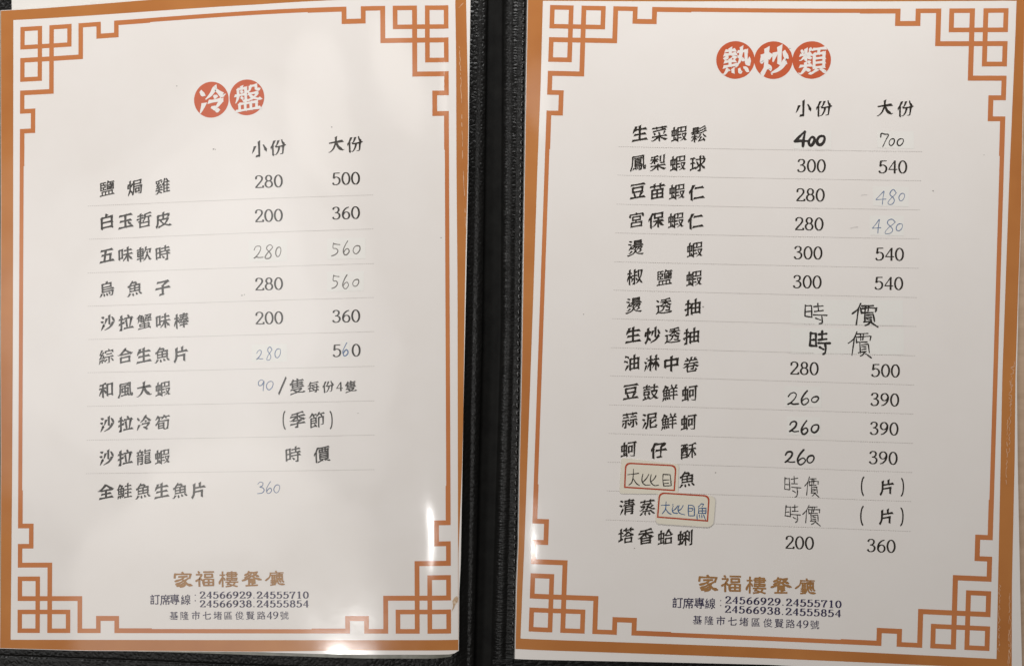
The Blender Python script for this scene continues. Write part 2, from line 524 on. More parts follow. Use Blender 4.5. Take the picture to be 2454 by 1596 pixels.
  [['片', 51.74, -68.06, 6.47, 6.63, 0.001], ['(', 41.8, -68.07, 2.5, 7.68, 0.001], [')', 57.86, -67.91, 2.47, 7.32, 0.001]],
  [['片', 51.68, -80.29, 6.47, 6.62, 0.0011], ['(', 41.75, -80.42, 2.57, 7.8, 0.0011], [')', 57.85, -80.24, 2.55, 7.33, 0.0011]],
 ],
 'disc': [
  [[-14.93, 111.86], 8.15, ['熱', -14.45, 111.85, 12.39, 12.63, -0.0012]],
  [[1.17, 111.95], 8.12, ['炒', 1.62, 111.92, 12.31, 12.6, -0.0013]],
  [[17.26, 112.14], 8.08, ['類', 17.69, 111.91, 12.23, 12.57, -0.0013]],
 ],
 'name': [
  ['家', -21.62, -111.27, 9.28, 7.9, 0.0015],
  ['福', -11.92, -110.89, 9.25, 7.89, 0.0015],
  ['樓', -1.51, -111.17, 9.21, 7.87, 0.0015],
  ['餐', 8.77, -110.96, 9.18, 7.86, 0.0015],
  ['廳', 18.84, -111.02, 9.14, 7.85, 0.0015],
 ],
 'caption': [
  ['訂', -34.29, -119.81, 4.74, 4.92, 0.0016],
  ['席', -29.76, -119.85, 4.73, 4.91, 0.0016],
  ['專', -25.15, -119.66, 4.73, 4.91, 0.0016],
  ['線', -20.61, -119.66, 4.72, 4.91, 0.0016],
  [':', -16.2, -119.3, 0.7, 2.45, 0.0016],
 ],
 'phone': [
  [
   ['2', -13.08, -117.88, 2.34, 3.06, 0.0016],
   ['4', -10.13, -117.88, 2.34, 3.06, 0.0016],
   ['5', -7.18, -117.87, 2.33, 3.06, 0.0016],
   ['6', -4.23, -117.87, 2.33, 3.06, 0.0016],
   ['6', -1.28, -117.86, 2.33, 3.06, 0.0016],
   ['9', 1.66, -117.85, 2.33, 3.06, 0.0016],
   ['2', 4.6, -117.85, 2.32, 3.06, 0.0016],
   ['9', 7.53, -117.84, 2.32, 3.06, 0.0016],
   ['.', 9.73, -117.83, 2.32, 3.05, 0.0016],
   ['2', 12.22, -117.82, 2.32, 3.05, 0.0016],
   ['4', 15.15, -117.81, 2.31, 3.05, 0.0016],
   ['5', 18.07, -117.8, 2.31, 3.05, 0.0016],
   ['5', 20.99, -117.79, 2.31, 3.05, 0.0016],
   ['5', 23.91, -117.78, 2.31, 3.05, 0.0016],
   ['7', 26.82, -117.77, 2.3, 3.05, 0.0016],
   ['1', 29.73, -117.76, 2.3, 3.04, 0.0016],
   ['0', 32.64, -117.74, 2.3, 3.04, 0.0016],
  ],
  [
   ['2', -13.17, -121.74, 2.34, 3.06, 0.0017],
   ['4', -10.22, -121.73, 2.34, 3.06, 0.0017],
   ['5', -7.27, -121.73, 2.33, 3.06, 0.0017],
   ['6', -4.32, -121.72, 2.33, 3.06, 0.0017],
   ['6', -1.38, -121.71, 2.33, 3.06, 0.0017],
   ['9', 1.56, -121.71, 2.33, 3.06, 0.0017],
   ['3', 4.5, -121.7, 2.32, 3.06, 0.0017],
   ['8', 7.43, -121.69, 2.32, 3.05, 0.0017],
   ['.', 9.63, -121.68, 2.32, 3.05, 0.0017],
   ['2', 12.12, -121.67, 2.32, 3.05, 0.0017],
   ['4', 15.05, -121.66, 2.31, 3.05, 0.0017],
   ['5', 17.97, -121.65, 2.31, 3.05, 0.0017],
   ['5', 20.89, -121.63, 2.31, 3.05, 0.0017],
   ['5', 23.81, -121.62, 2.31, 3.05, 0.0017],
   ['8', 26.72, -121.61, 2.3, 3.04, 0.0017],
   ['5', 29.63, -121.59, 2.3, 3.04, 0.0017],
   ['4', 32.54, -121.58, 2.3, 3.04, 0.0017],
  ],
 ],
 'address': [
  ['基', -25.8, -126.74, 4.03, 4.03, 0.0017],
  ['隆', -20.95, -126.75, 4.02, 4.03, 0.0017],
  ['市', -16.03, -126.75, 4.01, 4.03, 0.0017],
  ['七', -11.16, -126.75, 4.01, 4.02, 0.0017],
  ['堵', -6.36, -126.75, 4.0, 4.02, 0.0017],
  ['區', -1.44, -126.74, 3.99, 4.02, 0.0017],
  ['俊', 3.6, -126.74, 3.99, 4.01, 0.0017],
  ['賢', 8.28, -126.73, 3.98, 4.01, 0.0017],
  ['路', 12.99, -126.72, 3.97, 4.01, 0.0017],
  ['4', 16.56, -126.71, 2.24, 3.31, 0.0017],
  ['9', 19.37, -126.7, 2.24, 3.31, 0.0017],
  ['號', 23.04, -126.69, 3.96, 4.0, 0.0017],
 ],
 'border': [
  [[[-98.12, 136.22], [-1.36, 137.47], [100.99, 137.29]], [[-104.61, 141.11], [-1.47, 142.44], [104.84, 142.08]]],
  [
   [
    [-98.12, 136.22],
    [-98.11, 100.45],
    [-98.56, 64.26],
    [-98.87, 10.22],
    [-99.19, -25.66],
    [-99.52, -61.42],
    [-99.82, -97.05],
    [-100.15, -114.82],
    [-100.46, -137.7],
   ],
   [
    [-104.61, 141.11],
    [-104.57, 136.73],
    [-104.3, 100.4],
    [-103.81, 55.16],
    [-103.27, 10.12],
    [-102.89, -25.77],
    [-102.75, -61.54],
    [-102.33, -97.17],
    [-102.56, -114.95],
    [-102.45, -142.24],
   ],
  ],
  [
   [[100.99, 137.29], [100.67, 120.15], [99.29, 67.32], [98.93, 49.77], [98.28, 14.78], [97.63, -20.09], [97.49, -54.81], [97.22, -106.65], [97.09, -137.27]],
   [[104.84, 142.08], [104.4, 137.31], [104.17, 84.95], [104.18, 49.87], [103.49, 14.9], [102.97, -19.94], [103.16, -54.62], [102.84, -106.42], [103.28, -141.11]],
  ],
  [[[-100.46, -137.7], [4.2, -137.2], [97.09, -137.27]], [[-102.45, -142.24], [4.29, -141.61], [103.28, -141.11]]],
 ],
 'sheet': [
  [
   [-104.8, 141.29],
   [-104.75, 136.73],
   [-104.48, 100.4],
   [-103.99, 55.16],
   [-103.45, 10.12],
   [-103.07, -25.77],
   [-102.93, -61.55],
   [-102.5, -97.17],
   [-102.83, -114.96],
   [-102.63, -146.5],
  ],
  [
   [105.18, 142.26],
   [104.57, 137.31],
   [104.34, 84.95],
   [104.35, 49.87],
   [103.7, 14.91],
   [103.51, -19.92],
   [104.37, -54.58],
   [106.13, -106.29],
   [107.38, -139.89],
   [107.62, -145.19],
  ],
  [[-104.8, 141.29], [-1.47, 142.62], [105.18, 142.26]],
  [[-102.63, -146.5], [4.35, -144.3], [107.62, -145.19]],
 ],
 'film': [
  [-104.75, 136.73],
  [-104.48, 100.4],
  [-103.99, 55.16],
  [-103.45, 10.12],
  [-103.07, -25.77],
  [-102.93, -61.55],
  [-102.5, -97.17],
  [-102.83, -114.96],
  [-102.64, -146.32],
 ],
 'corner': [[-94.93, 134.43], [97.8, 134.14], [-97.06, -134.5], [94.19, -134.15]],
 'origin': [111.68, -3.53],
 'turn': -0.03928,
 'speck': [
  [68.41, 56.76, 0.4],
  [-26.31, 5.75, 0.45],
  [-77.12, 1.25, 0.3],
  [49.9, -58.78, 0.2],
  [88.8, 72.13, 0.25],
  [-19.49, -64.51, 0.35],
  [8.03, 117.06, 0.3],
  [-53.08, -97.64, 0.35],
 ],
 'dash': [[39.03, 54.52, 41.26, 54.78], [34.69, 40.46, 37.7, 41.06]],
 'patch': [
  [[10.3, 82.07], [26.01, 81.88], [26.16, 73.85], [10.45, 74.01]],
  [[45.05, 82.06], [60.15, 81.81], [60.27, 74.54], [45.18, 74.76]],
  [[43.74, 58.4], [58.5, 58.23], [58.64, 49.92], [43.89, 50.06]],
  [[42.58, 46.14], [56.65, 46.0], [56.8, 37.52], [42.73, 37.64]],
  [[10.32, 9.66], [56.91, 10.37], [57.09, -0.18], [10.53, -0.98]],
  [[10.55, -2.4], [57.46, -1.58], [57.64, -12.46], [10.77, -13.37]],
  [[8.6, -26.88], [23.88, -26.79], [24.04, -35.59], [8.77, -35.71]],
  [[9.9, -39.91], [23.78, -39.83], [23.92, -47.57], [10.05, -47.66]],
 ],
 'stain': [],
 'scratch': [
  [
   [102.13, -13.35],
   [102.3, -13.9],
   [102.36, -14.46],
   [102.57, -15.01],
   [102.2, -15.58],
   [102.47, -16.13],
   [100.93, -16.72],
   [101.63, -17.26],
   [102.4, -17.8],
   [101.87, -18.37],
   [102.26, -18.91],
   [100.9, -19.51],
   [101.47, -20.05],
   [101.06, -20.62],
   [101.53, -21.16],
   [101.54, -21.71],
   [100.56, -22.3],
   [100.87, -22.85],
   [100.94, -23.4],
   [101.99, -23.93],
   [101.7, -24.49],
   [100.64, -25.08],
   [101.68, -25.6],
   [100.54, -26.19],
   [101.31, -26.72],
   [100.45, -27.31],
   [100.21, -27.87],
   [101.64, -28.38],
   [100.49, -28.97],
   [100.47, -29.53],
   [101.73, -30.05],
   [101.51, -30.61],
   [100.49, -31.19],
   [101.59, -31.72],
   [100.84, -32.3],
   [101.04, -32.84],
   [100.21, -33.43],
   [101.42, -33.94],
   [100.96, -34.51],
   [101.4, -35.06],
   [101.24, -35.62],
  ],
  [
   [101.66, -20.84],
   [101.67, -21.55],
   [101.32, -22.27],
   [101.07, -22.99],
   [100.79, -23.71],
   [101.45, -24.4],
   [101.24, -25.12],
   [101.51, -25.82],
   [101.11, -26.54],
   [101.49, -27.24],
   [100.97, -27.97],
   [101.49, -28.66],
   [101.4, -29.38],
   [101.07, -30.1],
   [101.18, -30.8],
   [101.31, -31.51],
   [100.8, -32.24],
   [101.14, -32.94],
   [101.38, -33.64],
   [100.82, -34.37],
   [101.35, -35.06],
   [101.21, -35.77],
   [101.36, -36.48],
   [100.83, -37.21],
   [100.57, -37.92],
   [101.27, -38.61],
   [101.26, -39.32],
   [100.88, -40.04],
   [100.5, -40.76],
   [100.59, -41.47],
   [101.02, -42.17],
   [100.66, -42.89],
   [101.31, -43.58],
   [100.92, -44.3],
   [100.52, -45.02],
   [100.96, -45.72],
   [100.65, -46.43],
   [101.21, -47.13],
   [101.17, -47.84],
   [100.75, -48.56],
   [100.87, -49.26],
   [100.91, -49.97],
   [101.0, -50.68],
   [101.16, -51.38],
   [100.18, -52.12],
  ],
  [
   [100.0, -37.39],
   [99.9, -38.32],
   [100.16, -39.23],
   [99.84, -40.17],
   [100.08, -41.09],
   [99.98, -42.02],
   [99.81, -42.95],
   [100.04, -43.86],
   [99.78, -44.8],
   [99.98, -45.72],
   [99.78, -46.65],
   [99.78, -47.57],
   [99.95, -48.49],
   [100.16, -49.41],
   [99.78, -50.34],
   [99.82, -51.27],
   [100.03, -52.18],
   [100.2, -53.1],
   [99.99, -54.03],
   [99.88, -54.96],
   [100.19, -55.87],
   [99.68, -56.81],
   [100.11, -57.72],
   [99.79, -58.66],
   [99.7, -59.58],
   [99.68, -60.51],
   [99.78, -61.43],
   [100.04, -62.34],
   [99.69, -63.28],
   [99.9, -64.19],
   [99.92, -65.11],
  ],
  [
   [97.72, -106.63],
   [98.36, -107.37],
   [97.63, -108.17],
   [98.13, -108.91],
   [97.59, -109.7],
   [97.73, -110.46],
   [98.38, -111.2],
   [97.69, -111.99],
   [98.07, -112.74],
   [97.9, -113.51],
   [97.9, -114.28],
   [97.93, -115.04],
   [97.66, -115.82],
   [98.22, -116.56],
   [97.57, -117.35],
   [97.69, -118.11],
   [97.5, -118.88],
   [97.72, -119.64],
   [97.84, -120.4],
   [98.27, -121.14],
   [97.81, -121.93],
   [97.58, -122.7],
   [97.7, -123.46],
   [98.34, -124.2],
   [97.53, -125.0],
   [98.01, -125.74],
   [97.8, -126.51],
   [98.04, -127.26],
   [97.76, -128.04],
   [98.06, -128.79],
   [97.89, -129.56],
   [98.02, -130.32],
   [98.24, -131.07],
   [97.96, -131.85],
   [97.57, -132.63],
   [97.5, -133.4],
   [98.27, -134.13],
  ],
  [
   [102.03, -109.9],
   [101.98, -111.06],
   [101.85, -112.23],
   [102.21, -113.38],
   [101.77, -114.57],
   [102.01, -115.72],
   [102.2, -116.88],
   [101.78, -118.06],
   [102.01, -119.21],
   [102.04, -120.37],
   [101.74, -121.55],
   [101.9, -122.71],
   [102.06, -123.86],
   [101.92, -125.03],
   [102.05, -126.19],
   [101.76, -127.37],
   [101.79, -128.53],
   [101.72, -129.69],
   [101.91, -130.85],
   [102.11, -132.0],
   [101.93, -133.17],
   [102.02, -134.33],
   [101.81, -135.5],
   [101.99, -136.65],
   [101.66, -137.83],
   [101.74, -138.99],
   [101.93, -140.14],
  ],
  [
   [102.71, -116.75],
   [102.59, -118.05],
   [102.68, -119.35],
   [102.41, -120.66],
   [102.8, -121.94],
   [102.79, -123.24],
   [102.66, -124.54],
   [102.31, -125.86],
   [102.53, -127.14],
   [102.39, -128.45],
   [102.32, -129.75],
   [102.77, -131.03],
   [102.78, -132.32],
   [102.13, -133.65],
   [102.66, -134.92],
   [102.47, -136.23],
   [102.3, -137.53],
   [102.22, -138.83],
   [102.46, -140.11],
  ],
 ],
}
STICKERS = [
 {
  'out': [[-59.43, -59.56], [-35.04, -61.54], [-35.21, -74.12], [-59.97, -74.71]],
  'frame': [[-57.89, -61.39], [-36.01, -61.84], [-36.49, -72.9], [-58.09, -72.24]],
  'hand': [
   [[-56.62, -66.58], [-51.99, -65.86]],
   [[-54.28, -64.21], [-54.27, -66.28], [-54.45, -68.34], [-54.94, -69.96], [-56.06, -70.92]],
   [[-54.18, -68.22], [-52.99, -70.01], [-51.6, -71.0]],
   [[-50.23, -66.15], [-50.57, -68.22], [-50.26, -69.7], [-49.09, -70.69], [-47.04, -70.58]],
   [[-47.71, -66.11], [-48.7, -67.93], [-50.08, -69.46]],
   [[-46.68, -66.26], [-46.98, -68.1], [-46.6, -69.69], [-45.2, -70.79], [-43.5, -70.55]],
   [[-44.67, -66.54], [-45.27, -67.82], [-46.61, -69.12]],
   [[-41.67, -65.87], [-41.72, -68.39], [-41.21, -70.89]],
   [[-41.67, -65.92], [-38.7, -66.0]],
   [[-38.7, -66.0], [-38.37, -68.28], [-38.14, -70.56]],
   [[-38.14, -70.6], [-41.21, -70.89]],
   [[-41.38, -68.38], [-39.11, -68.19]],
   [[-41.01, -69.74], [-39.3, -69.61]],
  ],
 },
 {
  'out': [[-43.56, -72.91], [-19.3, -74.6], [-20.03, -87.72], [-44.48, -86.88]],
  'frame': [[-43.27, -73.52], [-21.75, -74.16], [-22.23, -85.3], [-43.86, -84.34]],
  'hand': [
   [[-42.09, -79.03], [-38.63, -78.8]],
   [[-40.14, -77.48], [-40.24, -80.22], [-40.74, -81.38], [-41.62, -82.55]],
   [[-40.19, -80.56], [-39.13, -82.01], [-37.86, -82.7]],
   [[-37.38, -78.64], [-37.13, -78.52]],
   [[-37.14, -79.2], [-37.49, -80.81], [-36.97, -81.94], [-35.14, -82.22]],
   [[-35.21, -79.02], [-36.09, -80.31], [-37.21, -81.15]],
   [[-34.64, -78.89], [-35.06, -80.5], [-34.34, -82.08], [-32.17, -82.68]],
   [[-32.94, -78.83], [-33.7, -80.23], [-34.71, -80.95]],
   [[-30.67, -78.53], [-30.73, -80.81], [-30.46, -83.08]],
   [[-30.67, -78.64], [-29.08, -78.59], [-28.27, -79.36], [-28.11, -81.18], [-28.12, -83.0]],
   [[-28.12, -83.0], [-30.34, -83.08]],
   [[-30.3, -80.0], [-28.82, -79.95], [-29.14, -80.98], [-30.27, -81.14]],
   [[-25.35, -77.77], [-25.9, -78.59], [-26.57, -79.18]],
   [[-25.23, -77.88], [-24.32, -77.97], [-24.98, -79.13]],
   [[-26.33, -79.74], [-26.39, -81.91]],
   [[-26.39, -81.91], [-23.33, -81.81]],
   [[-23.29, -81.8], [-23.27, -79.64]],
   [[-23.27, -79.64], [-26.33, -79.74]],
   [[-24.85, -79.69], [-24.81, -81.74]],
   [[-26.3, -80.84], [-23.36, -80.67]],
   [[-26.95, -82.27], [-26.97, -83.41], [-26.86, -84.44]],
   [[-26.04, -82.58], [-25.79, -83.71]],
   [[-25.02, -82.43], [-24.88, -83.68]],
   [[-24.22, -82.52], [-23.39, -84.54]],
  ],
 },
]
COVER_PROFILE = [
 [
  [-17.78, 139.25, 3.2],
  [-9.71, 138.97, 3.2],
  [-9.2, 139.12, 2.75],
  [-8.61, 138.93, 3.2],
  [-5.7, 138.91, 3.0],
  [-5.12, 139.53, 1.2],
  [-2.22, 139.65, 0.6],
  [0.93, 139.4, 1.0],
  [1.95, 138.79, 2.6],
  [7.45, 138.46, 3.0],
  [7.96, 138.64, 2.45],
  [8.53, 138.46, 2.9],
  [11.82, 138.31, 3.0],
  [16.91, 138.14, 3.0],
 ],
 [
  [-21.17, -6.85, 3.2],
  [-13.89, -6.95, 3.2],
  [-13.49, -6.95, 2.7],
  [-12.98, -6.96, 3.2],
  [-9.38, -7.01, 2.9],
  [-8.99, -6.97, 1.2],
  [-5.03, -7.01, 0.6],
  [-1.53, -7.07, 1.0],
  [-0.54, -7.11, 2.2],
  [4.04, -7.19, 2.9],
  [4.55, -7.18, 2.4],
  [5.12, -7.2, 2.9],
  [7.84, -7.24, 3.0],
  [13.26, -7.31, 3.0],
 ],
 [
  [-24.32, -132.79, 3.2],
  [-17.27, -132.76, 3.2],
  [-16.96, -132.87, 2.8],
  [-16.36, -132.73, 3.3],
  [-14.04, -132.8, 3.0],
  [-13.5, -133.28, 1.2],
  [-10.12, -133.43, 0.6],
  [-6.82, -133.31, 1.0],
  [-5.62, -132.93, 2.4],
  [-0.71, -132.75, 3.0],
  [-0.22, -132.91, 2.4],
  [0.36, -132.77, 2.9],
  [3.24, -132.73, 3.0],
  [8.09, -132.71, 3.0],
 ],
]
HEM_LINE = [[-231.08, -146.47, 3.0], [-225.34, -146.71, 3.0], [-187.3, -147.77, 3.0], [-109.81, -150.36, 3.0], [-20.95, -153.35, 3.0]]
STITCH_LINE = [[10.86, 149.37, 3.0], [9.95, 120.03, 3.0], [6.57, -7.22, 3.0], [4.72, -70.19, 3.0], [2.39, -143.77, 3.0]]
SPINE_HEM = [[-6.45, -146.85, 3.0], [2.71, -146.61, 3.0], [2.69, -148.92, 3.0], [-6.48, -149.16, 3.0]]
SPARE_SHEET = [[-219.62, 158.95, 4.3], [-24.83, 153.82, 4.3], [-38.3, -96.77, 4.3], [-216.02, -114.97, 4.3]]
COVER_EXTENT = {
 'tl': [-243.18, 162.21, 3.0],
 'bl': [-236.8, -163.12, 3.0],
 'tr': [220.34, 145.48, 3.0],
 'br': [208.75, -159.51, 3.0],
}
STROKES = {
 "七":"40,88 46,90 81,90 85,87 89,75;38,12 38,76 40,88;9,48 91,35",
 "中":"86,28 86,61;13,61 86,61;50,10 50,93;13,27 86,28;13,27 13,67",
 "五":"73,48 70,88;9,88 90,88;21,48 73,48;16,19 83,19;44,19 34,88",
 "仁":"37,87 91,87;20,38 13,41 8,48 8,52;43,27 86,27;31,11 23,28 20,38 22,94",
 "仔":"18,38 13,40 8,46 7,52;45,92 48,94 55,94 63,91;41,16 84,17;35,53 92,53;84,17 80,25 65,36 63,91;29,10 20,28 18,38 19,94",
 "份":"73,11 77,26 88,42;56,48 55,61 48,79 37,92 30,92;81,48 77,88 74,93 64,94;89,43 92,47;18,38 13,40 8,46 8,53;87,43 81,48;52,13 45,32 37,43;37,43 43,48 81,48;28,11 20,28 18,38 19,94",
 "俊":"70,37 73,37 91,51;45,65 42,66 35,72 30,72;28,92 33,94 43,91 57,85 60,82;55,51 51,59;65,82 67,85 79,91 88,93 94,91;19,37 13,40 8,45 7,51;45,65 60,82;60,82 65,82;52,37 34,51;58,8 44,23 42,28;51,59 46,62 45,65;81,26 87,30;51,59 79,60;79,60 78,67 65,82;71,13 79,20 80,26;29,10 21,28 19,37 20,94;35,33 37,30 42,28 80,26",
 "保":"19,36 13,38 7,47 6,51;41,14 41,39;41,14 86,14;86,14 86,39;41,39 86,39;63,39 63,94;91,58 68,58 63,61 56,65 44,80 35,87 32,88;30,11 21,27 19,36 20,94;34,58 58,58 66,61 83,81 91,88 93,88",
 "價":"88,26 87,39;40,49 86,49;39,60 87,60;70,88 75,87 90,94 96,94;17,37 12,39 6,47 6,54;37,25 36,38;30,93 33,94 51,87 55,87;39,70 87,70;71,14 71,39;53,14 53,39;36,38 87,39;34,13 92,13;37,25 88,26;86,49 87,79 85,81 40,81;40,49 39,60 40,81;27,10 20,25 17,37 18,94",
 "全":"50,46 50,91;24,68 77,68;11,92 89,92;17,40 23,46 50,46 77,46 83,40;50,12 33,28 17,40 9,45 3,44;50,12 83,40 91,45 96,44",
 "冷":"57,38 63,44;80,56 78,63 61,83;39,56 80,56;47,77 61,83;61,83 62,87 70,93;60,14 80,35 88,42 92,41;60,14 57,16 45,32 30,43;65,9 61,10 60,14;10,15 19,30;20,60 8,87",
 "區":"13,89 90,89;13,14 13,89;13,14 86,14;62,55 82,56;82,56 82,75;62,76 82,75;28,75 47,76;28,55 28,75;28,55 48,56;48,56 47,76;40,26 69,26;40,26 40,43;40,43 68,43;62,55 62,76;69,26 68,43",
 "卷":"25,57 29,61;29,61 66,61;72,56 66,61;66,61 64,76;50,78 60,78 64,76;29,61 29,87 32,92;32,92 77,92;81,84 77,92;78,78 81,84;74,13 68,26;23,11 30,18 30,26;16,26 84,26;52,9 48,25 44,28 39,43;10,44 90,44;66,44 68,51 72,56 89,65 95,64;32,45 30,50 25,57 10,65 5,64",
 "合":"24,37 28,42;28,42 72,42 77,36;55,10 52,10 51,15;77,61 77,89;23,61 77,61;23,61 23,89;23,89 77,89;51,15 77,36 89,42 95,41;51,15 48,16 24,37 12,43 7,42",
 "味":"11,19 30,18;30,18 30,69;11,70 30,69;62,50 65,55;40,50 62,50;68,50 91,50;66,57 72,62 80,74 90,86;11,19 11,77;45,26 87,26;68,50 63,58 58,60 50,74 36,87 36,89;65,10 65,94",
 "和":"27,50 35,52 44,64 44,70;27,50 21,52 7,77 7,81;56,19 86,18;56,82 86,82;56,19 56,89;86,18 86,89;28,16 28,94;8,39 45,39;11,18 28,16 42,11 46,12",
 "哲":"12,53 16,56 26,54;77,32 77,56;40,55 45,55;54,16 82,11 90,11;23,65 22,90;23,65 78,66;78,66 78,90;22,90 78,90;10,19 41,19;7,41 9,39 43,34;27,9 26,54;54,32 91,32;54,16 54,32 50,48 45,55",
 "基":"28,44 72,44;28,31 72,31;28,75 71,75;13,18 87,18;50,67 50,91;8,57 92,57;16,92 84,92;28,10 28,63 10,78 4,77;72,10 72,62 77,68 90,77 94,76",
 "堵":"52,56 54,57 85,57;51,74 85,74;89,14 74,34 72,40;51,91 85,91;41,21 73,21;57,10 57,40 62,42 60,47 54,52 52,56;85,57 85,91;52,56 51,91;8,35 31,35 38,41 92,41;52,56 37,61 32,70 20,72;20,11 20,72 20,75 8,79",
 "塔":"51,54 77,54;20,73 31,71;63,34 90,52 94,51;83,68 83,91;45,68 83,68;45,68 45,91;45,91 83,91;77,10 77,28;8,34 30,34;50,10 50,28;36,19 92,19;66,31 35,53 29,52;20,11 20,73 19,75 8,79",
 "大":"50,10 49,41;10,38 47,38 53,45 60,63 68,75 84,89 88,92 93,91;89,38 52,38 49,41 34,73 20,87 11,92 8,92",
 "子":"76,17 73,23 51,38;33,94 46,93 50,91;9,54 91,54;51,38 50,91;19,16 85,16",
 "季":"65,56 63,61 51,67;58,30 60,36 71,44 89,53 94,52;42,30 38,38 23,48 11,54 5,52;50,13 75,10 82,11;35,94 49,93;17,16 49,14;9,74 91,74;49,14 49,46;9,30 91,30;51,67 49,93;25,55 72,56",
 "宮":"48,10 50,18;28,34 28,53;28,34 72,34;72,34 72,53;48,54 45,68;12,19 11,34;12,19 49,19;88,19 88,34;51,18 88,19;80,68 80,90;20,90 80,90;21,68 20,90;21,68 80,68;28,53 72,53",
 "家":"8,69 13,71 18,70 49,54;9,52 14,54 43,43;12,18 12,31;66,58 73,73 82,83 89,88 94,87;55,68 49,70 32,81 11,89;47,35 43,43;87,18 88,31;45,8 48,10 50,17;80,47 67,55 66,58;55,62 66,58;12,18 87,18;24,34 75,34;43,43 55,62;55,62 57,79 53,90 46,94 37,93",
 "專":"67,62 75,59;75,59 89,62;54,94 67,93;71,51 75,59;71,51 66,55;26,72 26,79;26,79 37,88;18,39 81,39;11,16 88,16;8,72 92,72;50,9 50,60;67,62 67,93;80,28 81,49;20,50 18,29 20,28 80,28;11,61 50,60 67,62;20,50 71,51 81,49",
 "小":"25,35 16,57 9,70;76,35 86,55 92,72;50,11 50,90 47,93 33,94",
 "市":"18,45 18,82;82,45 82,80 79,82 68,82;9,24 91,24;18,45 82,45;47,9 51,18 49,94",
 "席":"52,7 55,19;74,90 84,89;85,68 84,89;32,68 31,89;16,19 14,72 8,92 5,93;41,29 41,53;74,29 74,53;26,38 91,38;57,54 57,94;32,68 85,68;16,19 91,19;41,53 74,53",
 "廳":"57,42 57,56;65,79 66,94;66,94 80,94;82,89 80,94;57,80 54,91;49,8 52,16;14,16 13,61 8,91 9,97;90,42 90,55;79,41 79,56;28,48 45,48;28,38 45,38;87,79 92,90;70,66 70,72 76,80;29,70 29,91;23,70 36,70;55,66 92,66;22,80 36,80;73,25 73,40 68,42 68,56;56,31 91,31;28,28 28,60;45,28 45,94;14,16 91,16;20,92 37,90;57,56 90,55;57,42 90,42;28,28 50,28;22,60 45,59",
 "抽":"8,29 33,29;43,59 90,59;43,87 90,87;90,32 90,93;43,33 43,94;66,9 66,87;21,10 21,92 20,94 11,94;43,33 90,32;5,65 8,61 34,54 35,52",
 "拉":"84,40 82,41 73,90;63,8 66,17 65,20;43,28 90,28;51,41 56,73 55,79;39,90 92,90;9,30 32,30;8,61 33,55 35,52;21,10 21,92 19,94 13,94",
 "時":"48,69 58,82;11,16 32,16;11,45 33,45;11,75 33,74;65,93 74,94 79,93;45,21 89,21;42,58 92,58;67,9 67,40;41,40 92,40;11,16 11,82;32,16 33,74;80,40 79,93",
 "梨":"43,68 40,73 27,83 11,92 6,90;86,10 85,52;68,51 72,54 85,52;29,33 28,31 24,35 11,49 5,49;30,28 48,28;56,68 58,67 91,67;64,14 64,41;56,68 60,75 73,84 89,91 95,89;50,68 56,68;8,28 26,28;50,60 50,93;9,67 50,68;26,28 30,35 37,37 46,43;30,13 30,54;11,14 30,13 42,10 49,11",
 "棒":"20,49 15,52 7,72 7,78;77,44 78,50 82,55 90,64 94,64;20,41 27,44 32,53 32,57;44,30 85,30;65,55 65,94;46,58 51,63 76,63;9,31 31,31;43,78 84,78;41,17 88,17;40,44 90,44;21,9 20,49 21,94;66,9 57,43 52,45 46,58 37,65 37,67",
 "椒":"58,60 64,73;18,46 13,49 6,68 6,75;48,25 60,25;78,64 78,74;19,44 25,47 29,55 29,60;78,74 75,75 62,91 59,92;38,61 33,76 30,79;78,74 81,75 92,93;69,18 73,52 76,62 78,64;69,18 90,18;90,18 87,45 82,61 78,64;33,45 62,45;48,11 48,89 46,92 40,92;8,28 28,28;19,9 18,46 19,94",
 "樓":"79,69 78,75 72,87;43,46 43,57;88,47 87,57;43,82 48,80;38,94 59,91 63,87;48,80 62,84 63,87;45,15 85,15;39,25 91,25;45,35 85,35;65,9 65,56;37,69 93,69;9,28 30,28;21,9 21,94;43,46 88,47;85,15 85,35;58,58 56,68 51,70 48,80;45,15 45,35;43,57 87,57;31,57 32,54 28,46 21,43 15,50 7,70 7,77;63,87 72,87 86,93 90,93",
 "每":"60,94 72,94;26,19 88,19;29,9 26,19;26,19 23,20 11,38 6,39;41,44 45,43 57,51;57,51 57,58;78,36 78,58;25,36 78,36;41,58 41,65;41,65 55,74;55,74 55,81;25,36 19,81;8,58 92,58;19,81 89,81;77,59 76,81 72,94",
 "沙":"45,27 35,55;9,39 21,45;13,11 26,18;62,11 62,62;78,24 80,25 85,33 91,48;26,64 25,67 12,91;85,55 76,71 67,80 56,87 35,95",
 "油":"11,12 15,11 28,18;6,39 10,39 22,45;24,67 23,74 13,89 13,92;40,30 40,94;40,59 88,59;40,88 88,88;64,10 64,88;40,30 88,30;88,30 88,93",
 "泥":"11,12 14,11 26,18;56,67 64,66 84,54 88,55;59,93 88,93;92,81 91,89 88,93;8,39 21,45;25,62 25,65 12,90;42,14 87,14;87,14 86,36;42,36 86,36;56,48 56,88 59,93;42,14 40,70 37,82 31,92 32,96",
 "淋":"20,18 22,21;76,46 82,50 92,75 92,79;20,65 18,66 10,91;76,46 70,49 66,60 57,77;8,39 18,48;43,9 43,31;29,31 54,31;76,9 76,94;63,31 91,31;43,32 43,94;56,59 56,54 50,46 43,44 37,52 26,80",
 "清":"5,39 9,38 19,45;71,94 82,93;23,63 23,67 12,91;39,79 83,79;40,52 82,52;39,66 83,66;9,13 14,12 23,18;37,28 85,28;35,16 88,16;61,10 61,40;31,41 92,41;40,52 39,94;82,52 82,93",
